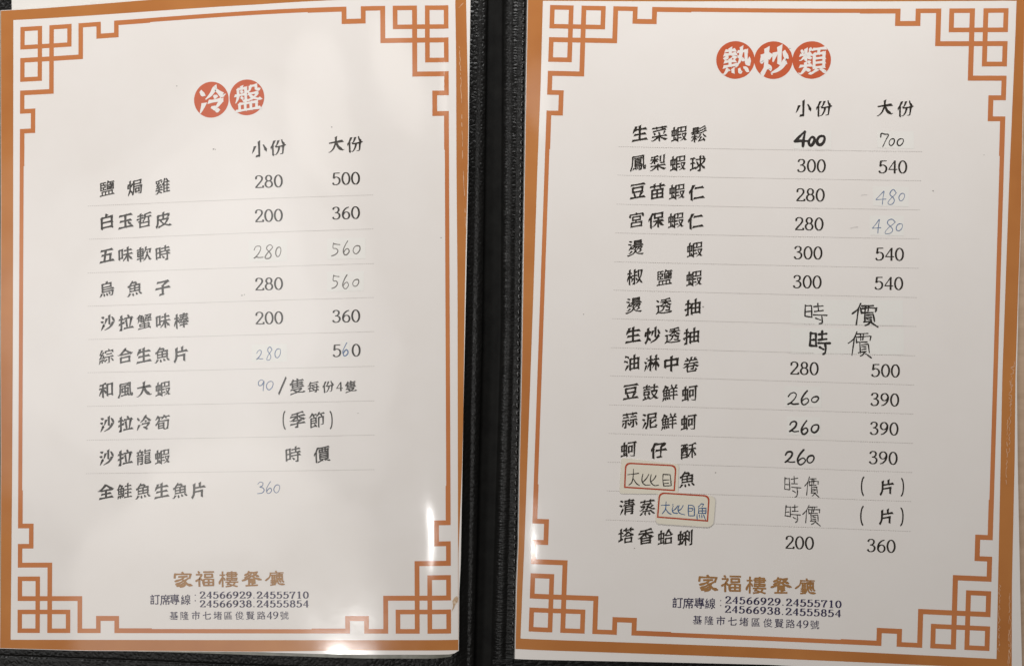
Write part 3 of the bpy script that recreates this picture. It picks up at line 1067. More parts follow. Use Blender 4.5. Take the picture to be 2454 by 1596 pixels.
 "炒":"52,27 46,51;11,30 7,49 9,52;67,9 67,64;37,28 32,43;21,66 27,68 35,77 35,80;82,25 91,47;88,58 86,59 78,72 69,81 58,87 42,93 41,95;23,10 21,66 17,80 9,94",
 "烏":"18,77 11,90 7,93;21,38 76,38;75,18 76,38;87,66 86,84 83,93 80,94 70,94;22,66 87,66;49,9 54,7;49,9 47,18;49,77 52,87 51,90;21,52 91,52;32,78 34,88 33,92;63,74 70,83;22,18 75,18;22,18 22,66",
 "焗":"10,29 7,48 9,52;44,47 91,47;91,47 88,90 86,94 82,94 75,94 70,92;21,9 20,68;35,27 28,43 29,46;44,13 88,13;88,13 87,32;44,32 87,32;20,68 24,70 29,77 30,83;19,69 8,96;55,61 76,61;76,61 76,80;55,80 76,80;55,61 55,85;44,13 42,74 36,92 37,96",
 "熱":"37,38 47,43;92,54 94,59 92,69;87,69 92,69;82,23 83,57 87,69;22,80 19,82 11,94 6,95;8,43 20,38;66,10 66,23;60,82 63,93 67,95;38,82 39,92;76,80 82,82 89,94;55,23 82,23;28,47 28,68;28,10 28,29;13,16 43,16;11,53 44,53;55,40 63,43 64,48 68,49 74,55;8,70 47,67 52,70;9,29 46,29;65,24 63,45 60,58 52,70",
 "燙":"13,11 16,10 26,15;52,66 49,67 48,73;6,92 11,94 32,88 42,81 48,73;7,27 23,31;83,70 71,80 67,80;46,38 44,46;23,43 23,46 11,62;27,70 17,81 12,81;55,48 48,57 43,62 40,62;48,73 52,75 60,84 67,88 88,93 92,91;70,47 70,52 66,57 60,64 57,64;43,11 81,11;42,19 82,19;86,48 83,61;74,63 83,61;33,37 92,37;43,28 81,28 82,27 81,11;43,11 43,28;27,54 32,54 40,47 44,46 86,48",
 "片":"58,10 58,35;21,59 70,59;70,59 70,94;22,35 86,35;22,12 21,59 16,80 9,92",
 "玉":"66,63 81,77;49,16 49,90;18,51 82,51;9,90 91,90;14,16 86,16",
 "球":"73,58 74,64 79,72 92,85;79,11 86,17;65,61 58,64 39,82;51,93 60,94 65,92;44,40 51,53 50,57;92,40 89,40 78,55 73,58;67,56 73,58;8,16 31,16;9,45 30,45;41,27 92,27;20,16 20,77;7,83 20,77 33,75 35,72;65,10 67,56 65,61 65,92",
 "生":"27,11 22,28;22,28 19,30 11,44;9,91 91,91;20,58 82,58;50,10 50,91;22,28 86,29",
 "白":"51,8 47,11 43,25;18,56 82,56;18,87 82,87;18,26 18,94;81,25 82,93;18,26 81,25",
 "皮":"24,92 38,89 57,80;57,80 82,92 89,93 95,91;85,23 85,30 82,38 77,39;18,23 85,23;52,10 52,48;18,23 16,72 8,92;18,49 79,50;35,49 36,56 40,63 54,79 57,80 60,79 74,63 79,50",
 "盤":"80,26 92,28;79,12 80,26;60,12 79,12;60,12 57,25 53,30;49,30 53,30;29,9 28,16;16,16 16,37;20,69 20,92;80,70 80,92;60,69 60,92;40,69 40,92;27,46 30,50 30,52;72,53 74,56 87,61 94,60;34,60 41,60 43,57;43,57 52,60 64,56 67,53;82,38 82,43 72,53;16,38 14,49 8,61;67,53 72,53;26,24 31,29;59,38 59,44 67,53;43,16 43,57;6,37 43,37;54,38 82,38;20,69 80,70;8,92 92,92;16,16 43,16",
 "福":"9,28 33,28;33,28 33,34 26,45 25,51;44,14 90,14;18,11 22,18;22,56 16,57 7,65;50,27 84,27;84,27 85,43;50,44 85,43;25,51 29,52 36,60 45,60;67,57 67,89;45,73 89,73;89,57 45,57 45,90;89,57 89,90;45,90 89,90;50,27 50,44;25,51 23,52 22,56 23,94",
 "筍":"25,55 57,55;25,70 57,70;27,18 30,28 25,41;24,8 20,10 18,17;60,91 64,94 74,94 80,91;86,43 84,73 80,91;70,18 73,28;18,17 8,28;63,8 60,10 58,17;25,84 57,84;25,55 25,84;57,55 57,84;58,17 92,18;18,17 45,18 51,23;58,17 47,28 44,28;8,60 15,53 22,43 25,41 86,43",
 "節":"24,8 20,10 19,16;19,16 9,28 5,29;15,38 44,38;14,52 45,52;28,18 32,28 31,31;35,74 39,78 40,84;40,84 43,84 47,90;72,18 77,28 77,32;87,38 87,80 86,82 75,82;61,38 87,38;61,38 60,94;62,16 51,28 47,28;14,66 45,66;63,9 62,16;14,89 40,84;15,38 14,89;44,38 45,66;19,16 46,17;62,16 72,18 92,17",
 "綜":"65,9 69,21;31,46 33,57;32,70 35,80;53,40 82,40;45,21 45,31;32,25 26,36 20,40;11,73 7,91 4,93;22,39 21,43 13,54 11,60;11,60 7,64;11,60 32,58;67,58 67,91 65,93 58,94;51,72 41,86;22,71 23,88;80,70 83,71 92,86;89,21 90,31;34,58 35,63;23,11 9,38;9,38 21,38;43,57 91,57;45,21 89,21",
 "線":"31,71 34,80 33,84;23,38 22,44 14,54 12,60;49,34 87,34;67,10 65,19;71,8 67,10;12,60 33,58;12,60 7,64;77,70 78,75 83,82 92,88;90,60 77,70;70,67 77,70;21,74 23,87 21,91;59,94 68,93;12,72 8,91 6,93;57,63 57,68 50,81 43,88 39,88;45,63 57,63;49,49 86,49;49,20 49,49;49,20 86,19;86,19 86,49;31,47 35,63 38,65;69,49 70,67 68,93;23,11 11,38 27,36 33,26",
 "苗":"32,10 32,32;49,43 49,89;18,66 81,66;67,10 67,32;9,21 90,21;81,43 81,90;19,43 81,43;19,43 18,90;18,90 81,90",
 "菜":"56,68 61,76 77,86 88,90 95,89;56,68 57,67 91,67;82,42 75,55;14,35 48,33 77,29 86,31;18,45 24,54;9,67 42,67 43,68;46,43 49,50 48,54;43,68 37,76 22,86 10,91 5,89;43,68 56,68;66,10 66,23;9,16 90,16;33,10 33,23;50,60 50,94",
 "蒜":"72,54 72,92 70,94 64,94;57,36 87,36;28,54 27,92 25,94 20,94;86,65 92,82 91,87;40,66 44,77 43,79;60,66 51,85;14,67 7,85;13,35 41,35;53,54 91,54;67,10 67,25;32,10 32,25;10,17 90,17;8,53 43,53",
 "蒸":"82,44 67,55;52,46 62,54 67,55;67,55 68,58 80,64 87,66 92,65;75,82 80,83 92,94;38,84 38,94;18,84 11,94 8,94;64,33 62,37 55,41 52,46;52,46 50,46 49,63;40,65 49,63;24,74 74,74;12,45 34,45 34,47 32,52 23,61 10,68 7,67;60,84 63,93 67,95;32,10 32,23;67,10 67,23;10,16 89,16;23,32 72,32",
 "號":"67,16 88,16;62,67 59,84 52,93;62,67 77,67;77,67 77,89 79,92 89,92 92,90;91,77 94,82 92,90;91,29 90,40;14,64 10,67;48,29 47,66 45,81 40,92;89,51 87,55;69,55 87,55;16,48 14,64;14,64 32,64;32,64 32,70 28,92;13,91 18,94 28,92;12,13 34,13;12,13 11,33;11,33 34,34;7,48 36,48;67,9 67,28;56,44 80,42;48,29 91,29;34,13 34,34;67,36 69,55",
 "蚵":"50,35 69,35;69,35 69,66;50,67 69,66;84,14 84,91 80,94 68,94 62,91;36,27 36,57;9,27 9,57;50,35 50,73;46,14 92,14;9,57 36,57;23,10 23,84;9,27 36,27;6,87 38,82;35,68 40,87 39,90",
 "蛤":"70,8 67,11 67,15;84,37 90,40;67,15 71,18 84,37;51,38 55,42 80,42 84,37;83,60 84,89;51,60 83,60;51,60 51,89;51,89 84,89;38,27 38,56;23,10 23,83;11,56 38,56;10,28 38,27;7,86 39,82;10,28 10,62;36,68 41,86 40,89;67,15 64,16 51,38 45,41 38,41",
 "蜊":"88,11 88,90 87,94 78,94;33,27 33,55;52,53 58,55 64,61 64,65;73,20 73,72;7,84 20,83;20,82 33,81;52,53 47,55 38,72 33,74;9,27 9,56;21,9 20,82;52,16 52,94;9,27 33,27;41,39 63,39;9,56 33,55;31,68 33,81;40,19 52,16 60,12 65,12",
 "蝦":"43,75 62,75;71,14 89,15;89,15 89,39;71,40 89,39;43,56 60,56;32,26 32,56;69,54 90,54;43,15 62,14;62,14 62,39;43,39 62,39;9,27 9,56;43,15 43,94;20,9 21,83;30,70 35,89;9,27 32,26;7,87 33,82;9,56 32,56;70,61 80,80 87,90 92,93 94,93;90,54 86,69 80,80 71,88 61,93",
 "蟹":"20,66 22,78;39,55 45,54;24,7 21,8 20,12;60,35 52,41;20,12 35,13;35,13 35,17 32,23;89,13 87,25;68,13 66,19 57,26;57,26 61,30 60,35;77,78 76,84 80,90;14,33 45,33;45,54 50,60 50,91;55,48 92,48;32,23 30,24 30,52;87,25 79,26 74,31 74,55;13,43 45,44;60,35 91,36;55,12 89,13;20,66 78,65;44,23 45,54;5,23 44,23;12,92 80,90 84,91 87,94;22,78 77,78 79,77 78,65;20,12 13,18 13,43 9,55",
 "訂":"20,10 25,17 24,20;8,26 39,26;12,39 36,39;55,90 59,93 69,93 76,90;77,18 76,90;12,52 36,52;12,66 12,89;12,66 36,66;36,66 35,89;12,89 35,89;49,18 92,18",
 "豆":"11,14 88,14;29,67 34,80 33,84;72,67 62,84 61,90;20,33 21,58;20,33 77,32;77,32 77,57;9,91 90,91;21,58 77,57",
 "賢":"59,88 65,87 85,94 94,94;44,20 45,28;31,30 31,38;23,48 78,48;21,58 79,58;8,93 12,94 35,87 40,87;21,69 79,69;23,80 78,80;31,11 31,19;56,12 85,12;14,11 47,11;13,20 44,20;14,11 13,39;60,19 69,30 89,41 94,39;78,48 78,80;23,48 21,58 23,80;13,30 31,30 45,28;13,39 48,39 49,37 57,38 75,31 82,23 85,17 85,12",
 "路":"60,19 57,20 56,27;56,27 52,28 47,37;12,53 12,87;64,9 61,11 60,19;38,13 38,37;12,13 38,13;12,13 12,37;88,61 92,60;87,63 87,61 87,63;60,19 83,20;53,90 86,90;86,65 86,90;26,38 26,83;12,37 47,37;52,59 53,90;26,58 39,58 45,62 51,61 54,65 86,65;6,92 8,88 12,87 40,81;56,27 70,44 87,60;83,20 80,30 70,44 52,59",
 "軟":"11,62 27,63;70,42 70,62;70,62 67,64 59,81 52,89 46,92;70,62 74,64 84,86 91,92 94,92;28,62 43,62;90,28 86,48;60,28 90,28;8,20 45,20;11,33 43,33;11,48 43,48;43,33 43,62;8,77 46,77;27,9 27,94;11,33 11,62;62,10 60,28 51,45",
 "透":"10,13 21,23;54,52 52,64 46,73 37,80 32,78;67,29 69,27 92,27;61,29 67,29;67,29 82,43 89,47 95,46;21,48 21,83;9,48 21,48;21,83 9,92;21,83 46,92 89,92 96,88;67,77 72,80 84,79;87,62 86,75 84,79;72,61 87,62;72,52 72,61;37,47 42,52 72,52;38,15 62,14 83,11 88,12;34,27 57,27 62,30 62,43;62,14 62,29 37,47 34,48 29,47",
 "酥":"9,71 41,71;71,46 75,42 90,42;20,13 20,31;9,59 15,59;20,32 20,47 18,54 15,59;30,55 41,57;52,42 68,42 71,44;9,87 41,87;7,13 42,13;41,31 41,87;31,13 30,55;72,17 72,94;9,32 41,31;50,84 50,79 59,66 66,50 72,45 78,50 84,66 91,77 91,82;9,32 9,94;54,20 72,17 84,12 91,13",
 "隆":"62,8 58,11 57,16;48,65 40,72 38,73;53,18 52,22;49,58 48,65;23,72 28,71;31,14 24,40 31,54 32,65 28,71;11,14 31,14;11,14 11,94;52,22 41,29 38,29;86,45 94,44;48,45 51,50;51,50 82,50;85,44 82,50;47,78 86,78;66,59 66,92;48,65 87,65;38,92 92,92;52,22 64,35 85,44;82,17 80,23 69,35 48,45 41,47 35,45;53,18 57,16 82,17",
 "隻":"29,70 31,76 43,82 45,86;45,86 57,86;11,94 36,90 43,88 45,86;47,8 52,11 54,19;55,20 84,20;57,86 60,89 81,93 87,93 92,91;28,10 24,19;24,19 51,20;73,69 72,75 59,82 57,86;21,45 81,45;21,57 86,57;51,20 52,56;12,69 73,69;8,36 15,30 19,28 21,33 81,33;24,19 21,21 20,30 21,57",
 "雞":"26,21 28,25 26,30;9,16 43,11;25,45 24,49 18,54 17,58;45,20 42,28;25,80 43,92;11,23 13,30;25,80 16,91 10,94 6,93;56,37 51,40 49,47;26,30 15,40 13,44;58,69 89,69;66,9 63,11 56,37;58,49 89,49;56,37 58,38 58,89;58,29 91,29;58,89 92,89;8,72 46,72;28,65 25,80;10,60 43,56;77,11 76,12 81,22 79,29 77,89;40,49 46,60;13,44 25,45 31,44 37,39",
 "類":"25,76 15,88 9,92 5,90;35,54 40,56;25,29 26,35;26,35 32,36 43,43;55,60 89,60;55,76 88,76;55,45 89,45;25,76 40,84;77,85 81,85 92,94 95,94;8,28 23,28 25,29;11,12 14,18 13,21;45,11 41,12 38,19;42,93 48,94 64,84;71,14 69,29;8,66 44,66;55,30 55,76;52,13 92,13;26,57 25,76;26,11 26,47;55,30 88,29;88,29 88,76;44,28 26,28 24,33 11,45 7,46",
 "風":"92,77 94,84 92,92;87,92 92,92;80,15 81,60 83,84 87,92;19,15 80,15;19,15 18,65 14,81 8,92 9,96;31,44 31,65;67,44 67,65;68,84 71,85 73,91;62,73 67,78 68,84;49,29 49,85;26,87 68,84;31,44 67,44;31,65 67,65;30,30 63,26 70,27",
 "餐":"73,75 79,80;18,33 25,38;27,66 73,66;48,50 51,56;57,13 84,13;53,76 53,81;29,13 47,13;29,13 29,22;27,92 50,89;50,38 57,44 74,52;27,76 73,75;56,23 60,23 86,39;74,52 73,75;6,57 12,58 22,55 73,57 75,53 89,57 94,55;86,78 82,78 73,87;24,19 9,32 5,32;53,81 85,93;84,13 83,19 75,29 61,36 57,35;50,38 28,51 27,55 27,92;21,22 40,23 41,25 34,34 25,38 22,42 11,47 9,46",
 "香":"24,76 77,76;24,62 76,61;59,33 60,39 74,50 88,57 94,57;18,55 24,62;24,91 77,91;50,15 50,51;24,62 24,91;9,32 90,32;76,61 77,91;18,17 50,15 75,11 82,12;41,33 40,38 34,44 18,55 11,59 6,58",
 "鬆":"56,17 61,18 82,9 87,9;19,36 20,38 16,46;11,48 16,46;53,90 49,93;17,28 46,28;26,71 20,72 15,80 9,86 7,85;76,54 89,70 93,70;26,71 32,73 38,81;60,55 53,65 47,72 44,72;18,11 48,11;17,19 46,19;65,70 55,85 53,90;57,45 62,46 69,44 92,34;57,30 65,31 90,21;77,78 81,84 82,88;7,36 51,36;9,62 40,62;26,55 26,94;18,11 17,28 19,36;16,46 42,45 42,36;53,90 82,88 85,89 87,93;38,40 41,40 48,48",
 "魚":"20,80 10,94 4,94;59,80 64,92;78,77 91,93;38,8 35,9 34,15;60,16 59,21 55,31;39,81 40,92 39,94;50,32 50,67;20,67 80,67;20,50 81,50;80,32 80,67;9,36 20,32 80,32;60,16 34,15 30,16 23,25 20,32 20,67",
 "鮭":"20,17 17,18 13,27 11,34;13,78 8,94;23,77 23,91;24,8 21,10 20,17;20,17 35,18;33,77 35,88;43,75 45,85;11,34 13,35 13,66;43,34 43,66;71,54 71,92;50,92 92,92;52,45 91,45;13,50 43,50;55,23 89,23;71,9 71,45;54,67 89,67;13,66 43,66;35,18 31,33 28,34 28,67;8,38 8,35 11,34 43,34",
 "鮮":"13,78 8,93 5,95;43,75 49,89;35,18 29,34;20,17 35,18;23,77 23,90;33,77 36,89;57,9 62,20 61,28;86,10 80,22 81,28;29,34 28,35 28,67;13,50 44,50;55,48 89,48;71,29 71,94;44,34 44,66;52,69 92,69;13,67 44,66;53,28 90,28;6,36 44,34;23,8 20,10 20,17 13,28 12,35 13,67",
 "鳳":"57,79 60,84;28,82 23,89 19,92;93,75 94,81 93,92;87,92 93,92;81,14 84,82 87,92;18,14 81,14;18,14 16,65 8,92 9,94;37,81 38,90;32,45 65,45;32,54 65,54;56,92 59,94 69,92;72,73 69,92;33,72 72,73;47,81 49,88;32,63 72,63;48,26 47,35;28,25 72,25;33,35 65,35;33,35 33,72;65,35 65,54",
 "鹽":"80,44 83,46;19,70 19,92;40,70 40,92;82,70 82,92;27,13 27,28;38,28 38,42;61,70 61,92;57,45 60,47;27,43 27,58;70,53 73,55 73,59;51,33 51,58;89,34 89,59;70,25 89,25;48,29 51,33;11,28 38,28;11,58 41,58;11,13 41,13;70,16 70,32;19,70 82,70;79,38 62,53 59,54;11,43 38,42;11,13 11,58;7,92 92,92;51,58 89,59;60,40 79,52;56,15 93,16;51,33 70,32 89,34;60,8 57,9 56,15 48,29",
 "鼓":"7,91 32,87 35,85 46,85;16,72 19,80 17,83;38,71 34,85;13,46 12,63;12,63 41,63;42,47 41,63;8,18 45,18;27,9 27,33;11,33 44,33;72,10 72,47;53,25 91,25;13,46 42,47;57,47 87,47 88,50 82,65 72,79 62,87 51,93 45,92;57,47 57,53 62,65 72,79 85,90 90,93 95,92",
 "龍":"59,17 91,17;59,31 87,32;87,32 87,46;60,46 87,46;13,75 42,75;13,50 41,50;13,62 42,62;59,69 87,69;16,25 18,38;28,91 33,94 41,92;27,7 28,18;59,57 88,57;40,25 37,28 35,38;59,80 88,80;9,18 45,18;8,38 47,38;59,9 59,31;13,50 13,94;60,46 59,91 62,94 91,93 92,89 88,80;41,50 41,92",
}


# ------------------------------------------------------------------ materials
def new_mat(name):
    m = bpy.data.materials.new(name)
    m.use_nodes = True
    nt = m.node_tree
    return m, nt, nt.nodes["Principled BSDF"]


def node(nt, kind, **inp):
    n = nt.nodes.new(kind)
    for k, v in inp.items():
        n.inputs[k.replace('_', ' ')].default_value = v
    return n


def ramp2(nt, src, p0, c0, p1, c1):
    r = nt.nodes.new("ShaderNodeValToRGB")
    r.color_ramp.elements[0].position = p0; r.color_ramp.elements[0].color = c0
    r.color_ramp.elements[1].position = p1; r.color_ramp.elements[1].color = c1
    nt.links.new(src, r.inputs[0])
    return r.outputs[0]


def laminated(name, color, color2=None, mottle=40.0, gloss=1.0):
    """print or paper under a clear laminating film: matte colour, glossy slightly wavy coat"""
    m, nt, b = new_mat(name)
    tc = nt.nodes.new("ShaderNodeTexCoord")
    c2 = color2 or tuple(x * 0.94 for x in color)
    n = node(nt, "ShaderNodeTexNoise", Scale=mottle, Detail=4.0, Roughness=0.6)
    nt.links.new(tc.outputs["Object"], n.inputs["Vector"])
    nt.links.new(ramp2(nt, n.outputs["Fac"], 0.3, (*c2, 1), 0.7, (*color, 1)), b.inputs["Base Color"])
    b.inputs["Roughness"].default_value = 0.7
    b.inputs["Specular IOR Level"].default_value = 0.1
    b.inputs["Coat Weight"].default_value = gloss
    b.inputs["Coat IOR"].default_value = 1.5
    w = node(nt, "ShaderNodeTexNoise", Scale=17.0, Detail=1.5, Roughness=0.4)
    f = node(nt, "ShaderNodeTexNoise", Scale=420.0, Detail=2.0, Roughness=0.5)
    nt.links.new(tc.outputs["Object"], w.inputs["Vector"])
    nt.links.new(tc.outputs["Object"], f.inputs["Vector"])
    b1 = node(nt, "ShaderNodeBump", Strength=1.0, Distance=0.0009)
    nt.links.new(w.outputs["Fac"], b1.inputs["Height"])
    b2 = node(nt, "ShaderNodeBump", Strength=1.0, Distance=0.0000035)
    nt.links.new(f.outputs["Fac"], b2.inputs["Height"])
    nt.links.new(b1.outputs["Normal"], b2.inputs["Normal"])
    nt.links.new(b2.outputs["Normal"], b.inputs["Coat Normal"])
    s = node(nt, "ShaderNodeTexNoise", Scale=60.0, Detail=3.0, Roughness=0.6)
    nt.links.new(tc.outputs["Object"], s.inputs["Vector"])
    mr = node(nt, "ShaderNodeMapRange", To_Min=0.05, To_Max=0.15)
    nt.links.new(s.outputs["Fac"], mr.inputs["Value"])
    nt.links.new(mr.outputs[0], b.inputs["Coat Roughness"])
    return m


M = {}
M['paper'] = laminated("paper", (0.805, 0.758, 0.722), (0.785, 0.735, 0.695), 30)
M['sheet'] = laminated("spare_paper", (0.80, 0.765, 0.72))
M['copper'] = laminated("copper_print", (0.53, 0.215, 0.062), (0.41, 0.142, 0.036), 13)  # broad mottle puts the gold to red-brown change of mirrored light into the colour
M['fret'] = laminated("fret_print", (0.58, 0.215, 0.075), (0.50, 0.165, 0.057), 16)
M['red'] = laminated("red_print", (0.56, 0.115, 0.048), (0.52, 0.10, 0.04), 120)
M['ink'] = laminated("black_print", (0.026, 0.021, 0.017), (0.036, 0.030, 0.024), 300)
M['pencil'] = laminated("pencil", (0.16, 0.14, 0.12), (0.10, 0.09, 0.08), 900)
M['blue'] = laminated("pale_blue_pencil", (0.17, 0.235, 0.37), (0.10, 0.15, 0.27), 900)
M['marker'] = laminated("marker_ink", (0.045, 0.04, 0.035), (0.025, 0.022, 0.02), 700)
M['rule'] = laminated("grey_rule", (0.50, 0.46, 0.43))
M['name'] = laminated("brown_print", (0.40, 0.205, 0.075), (0.32, 0.155, 0.055), 200)
M['violet'] = laminated("violet_black_print", (0.055, 0.046, 0.10), (0.035, 0.03, 0.07), 300)
M['patch'] = laminated("correction_tape", (0.805, 0.778, 0.735), (0.785, 0.755, 0.712), 60)
M['stain'] = laminated("brown_stain", (0.46, 0.27, 0.13), (0.70, 0.58, 0.45), 800)
M['faint'] = laminated("faint_pencil", (0.63, 0.59, 0.565))
M['speck'] = laminated("grey_speck", (0.34, 0.31, 0.285))
M['scratch'] = laminated("worn_print", (0.70, 0.45, 0.30), (0.56, 0.28, 0.14), 900)
M['sticker'] = laminated("cream_sticker", (0.74, 0.685, 0.575), (0.72, 0.665, 0.555), 80, 0.15)
M['sticker_red'] = laminated("sticker_red", (0.46, 0.075, 0.035), (0.40, 0.06, 0.03), 300, 0.15)
M['pen_black'] = laminated("pen_black", (0.03, 0.025, 0.022), None, 300, 0.1)
M['pen_blue'] = laminated("pen_blue", (0.05, 0.13, 0.29), (0.035, 0.09, 0.21), 300, 0.1)


def make_rim():
    m, nt, b = new_mat("laminate_film")
    tc = nt.nodes.new("ShaderNodeTexCoord")
    n = node(nt, "ShaderNodeTexNoise", Scale=70.0, Detail=3.0)
    nt.links.new(tc.outputs["Object"], n.inputs["Vector"])
    nt.links.new(ramp2(nt, n.outputs["Fac"], 0.3, (0.16, 0.155, 0.13, 1), 0.75, (0.34, 0.33, 0.28, 1)), b.inputs["Base Color"])
    b.inputs["Roughness"].default_value = 0.22
    b.inputs["Alpha"].default_value = 0.72
    bp = node(nt, "ShaderNodeBump", Strength=0.7, Distance=0.0008)
    nt.links.new(n.outputs["Fac"], bp.inputs["Height"])
    nt.links.new(bp.outputs["Normal"], b.inputs["Normal"])
    return m


M['rim'] = make_rim()


def make_film():
    m, nt, b = new_mat("clear_film_edge")
    b.inputs["Base Color"].default_value = (0.30, 0.29, 0.27, 1)
    b.inputs["Roughness"].default_value = 0.2
    b.inputs["Alpha"].default_value = 0.6
    return m


M['film'] = make_film()


def make_leather(name, stretch):
    m, nt, b = new_mat(name)
    tc = nt.nodes.new("ShaderNodeTexCoord")
    mp = nt.nodes.new("ShaderNodeMapping")
    mp.inputs["Scale"].default_value = stretch
    nt.links.new(tc.outputs["Object"], mp.inputs["Vector"])
    v = node(nt, "ShaderNodeTexVoronoi", Scale=520.0)
    v.feature = 'DISTANCE_TO_EDGE'
    n = node(nt, "ShaderNodeTexNoise", Scale=300.0, Detail=4.0, Roughness=0.6)
    big = node(nt, "ShaderNodeTexNoise", Scale=35.0, Detail=2.0)
    for x in (v, n, big):
        nt.links.new(mp.outputs[0], x.inputs["Vector"])
    b1 = node(nt, "ShaderNodeBump", Strength=0.75, Distance=0.00045)
    b2 = node(nt, "ShaderNodeBump", Strength=0.6, Distance=0.0004)
    nt.links.new(v.outputs["Distance"], b1.inputs["Height"])
    nt.links.new(n.outputs["Fac"], b2.inputs["Height"])
    nt.links.new(b1.outputs["Normal"], b2.inputs["Normal"])
    nt.links.new(b2.outputs["Normal"], b.inputs["Normal"])
    nt.links.new(ramp2(nt, big.outputs["Fac"], 0.3, (0.005, 0.0048, 0.0045, 1), 0.75, (0.010, 0.0095, 0.009, 1)), b.inputs["Base Color"])
    b.inputs["Specular IOR Level"].default_value = 0.2
    mr = node(nt, "ShaderNodeMapRange", To_Min=0.22, To_Max=0.44)
    nt.links.new(n.outputs["Fac"], mr.inputs["Value"])
    nt.links.new(mr.outputs[0], b.inputs["Roughness"])
    return m


M['leather'] = make_leather("black_leather", (1.0, 1.0, 1.0))
M['leather_wrinkled'] = make_leather("wrinkled_black_leather", (0.45, 1.5, 1.0))


def make_gutter():
    m, nt, b = new_mat("gutter_shade_black")  # deep shade of the spine gap, painted in as a near-black surface
    tc = nt.nodes.new("ShaderNodeTexCoord")
    n = node(nt, "ShaderNodeTexNoise", Scale=160.0, Detail=4.0, Roughness=0.6)
    nt.links.new(tc.outputs["Object"], n.inputs["Vector"])
    nt.links.new(ramp2(nt, n.outputs["Fac"], 0.3, (0.003, 0.0028, 0.0026, 1), 0.75, (0.008, 0.0078, 0.007, 1)), b.inputs["Base Color"])
    b.inputs["Roughness"].default_value = 0.6
    b.inputs["Specular IOR Level"].default_value = 0.10
    bp = node(nt, "ShaderNodeBump", Strength=0.4, Distance=0.0003)
    nt.links.new(n.outputs["Fac"], bp.inputs["Height"])
    nt.links.new(bp.outputs["Normal"], b.inputs["Normal"])
    return m


M['gutter'] = make_gutter()


def make_thread():
    m, nt, b = new_mat("black_thread")
    b.inputs["Base Color"].default_value = (0.012, 0.011, 0.010, 1)
    b.inputs["Roughness"].default_value = 0.24
    b.inputs["Specular IOR Level"].default_value = 0.7
    return m


M['thread'] = make_thread()


def make_table():
    m, nt, b = new_mat("brown_table")
    tc = nt.nodes.new("ShaderNodeTexCoord")
    mp = nt.nodes.new("ShaderNodeMapping")
    mp.inputs["Scale"].default_value = (4.0, 30.0, 1.0)
    nt.links.new(tc.outputs["Object"], mp.inputs["Vector"])
    n = node(nt, "ShaderNodeTexNoise", Scale=6.0, Detail=6.0, Roughness=0.62)
    nt.links.new(mp.outputs[0], n.inputs["Vector"])
    nt.links.new(ramp2(nt, n.outputs["Fac"], 0.3, (0.54, 0.37, 0.245, 1), 0.72, (0.72, 0.53, 0.385, 1)), b.inputs["Base Color"])
    b.inputs["Roughness"].default_value = 0.5
    return m


M['table'] = make_table()

# ------------------------------------------------------------------ mesh helpers
def make_object(name, verts, faces, mat, parent=None, smooth=True):
    me = bpy.data.meshes.new(name)
    me.from_pydata([(x / 1000, y / 1000, z / 1000) for x, y, z in verts], [], faces)
    me.update()
    if smooth:
        for p in me.polygons:
            p.use_smooth = True
    me.materials.append(M[mat])
    o = bpy.data.objects.new(name, me)
    col.objects.link(o)
    if parent is not None:
        o.parent = parent
    return o


def clamp(x, a=0.0, b=1.0):
    return max(a, min(b, x))


def lerp(K, t):
    for (a, u), (b, v) in zip(K, K[1:]):
        if t <= b:
            return u + (v - u) * (t - a) / ((b - a) or 1)
    return K[-1][1]


class Surface:
    """a menu sheet: rises and curls as real laminated paper does (mm)"""
    W, H = 192.0, 269.08

    def __init__(self, kind):
        self.kind = kind

    def z(self, u, v):
        S = (u + self.W / 2) / self.W
        T = (v + self.H / 2) / self.H
        if self.kind == 'bowed':
            h = 5.5 * math.sin(math.pi * clamp(S) ** 1.5) * clamp(T, 0, 1.1) ** 1.3
            return h - 1.07 * clamp((S - .925) / .10, 0, 1.4) ** 2 * clamp(1.25 - 1.25 * T)
        h = -2.3 * math.sin(math.pi * clamp(S)) * (.55 + .45 * clamp(T))
        return h - 0.5 * clamp((.07 - S) / .10, 0, 1.5) ** 2 * clamp(1.25 - 1.25 * T)


class Print:
    """collects flat printed shapes and lays them on a sheet"""
    def __init__(self, surf, lift):
        self.s, self.lift, self.k = surf, lift, 0
        self.v, self.f = [], []

    def strip(self, L, Rr):
        b = len(self.v)
        z = self.lift + self.k * 0.002
        self.k = (self.k + 1) % 30
        for (x, y), (x2, y2) in zip(L, Rr):
            self.v.append((x, y, z)); self.v.append((x2, y2, z))
        for i in range(len(L) - 1):
            self.f.append((b + 2 * i, b + 2 * i + 1, b + 2 * i + 3, b + 2 * i + 2))

    def fan(self, pts):
        b = len(self.v)
        z = self.lift + self.k * 0.002
        self.k = (self.k + 1) % 30
        self.v += [(x, y, z) for x, y in pts]
        self.f.append(tuple(range(b, b + len(pts))))

    def build(self, name, mat, parent):
        fixed = []
        for f in self.f:                                  # every face looks up
            a = 0
            for i in range(len(f)):
                x0, y0, _ = self.v[f[i]]; x1, y1, _ = self.v[f[(i + 1) % len(f)]]
                a += x0 * y1 - x1 * y0
            fixed.append(f if a >= 0 else f[::-1])
        return make_object(name, [(x, y, self.s.z(x, y) + z) for x, y, z in self.v], fixed, mat, parent)


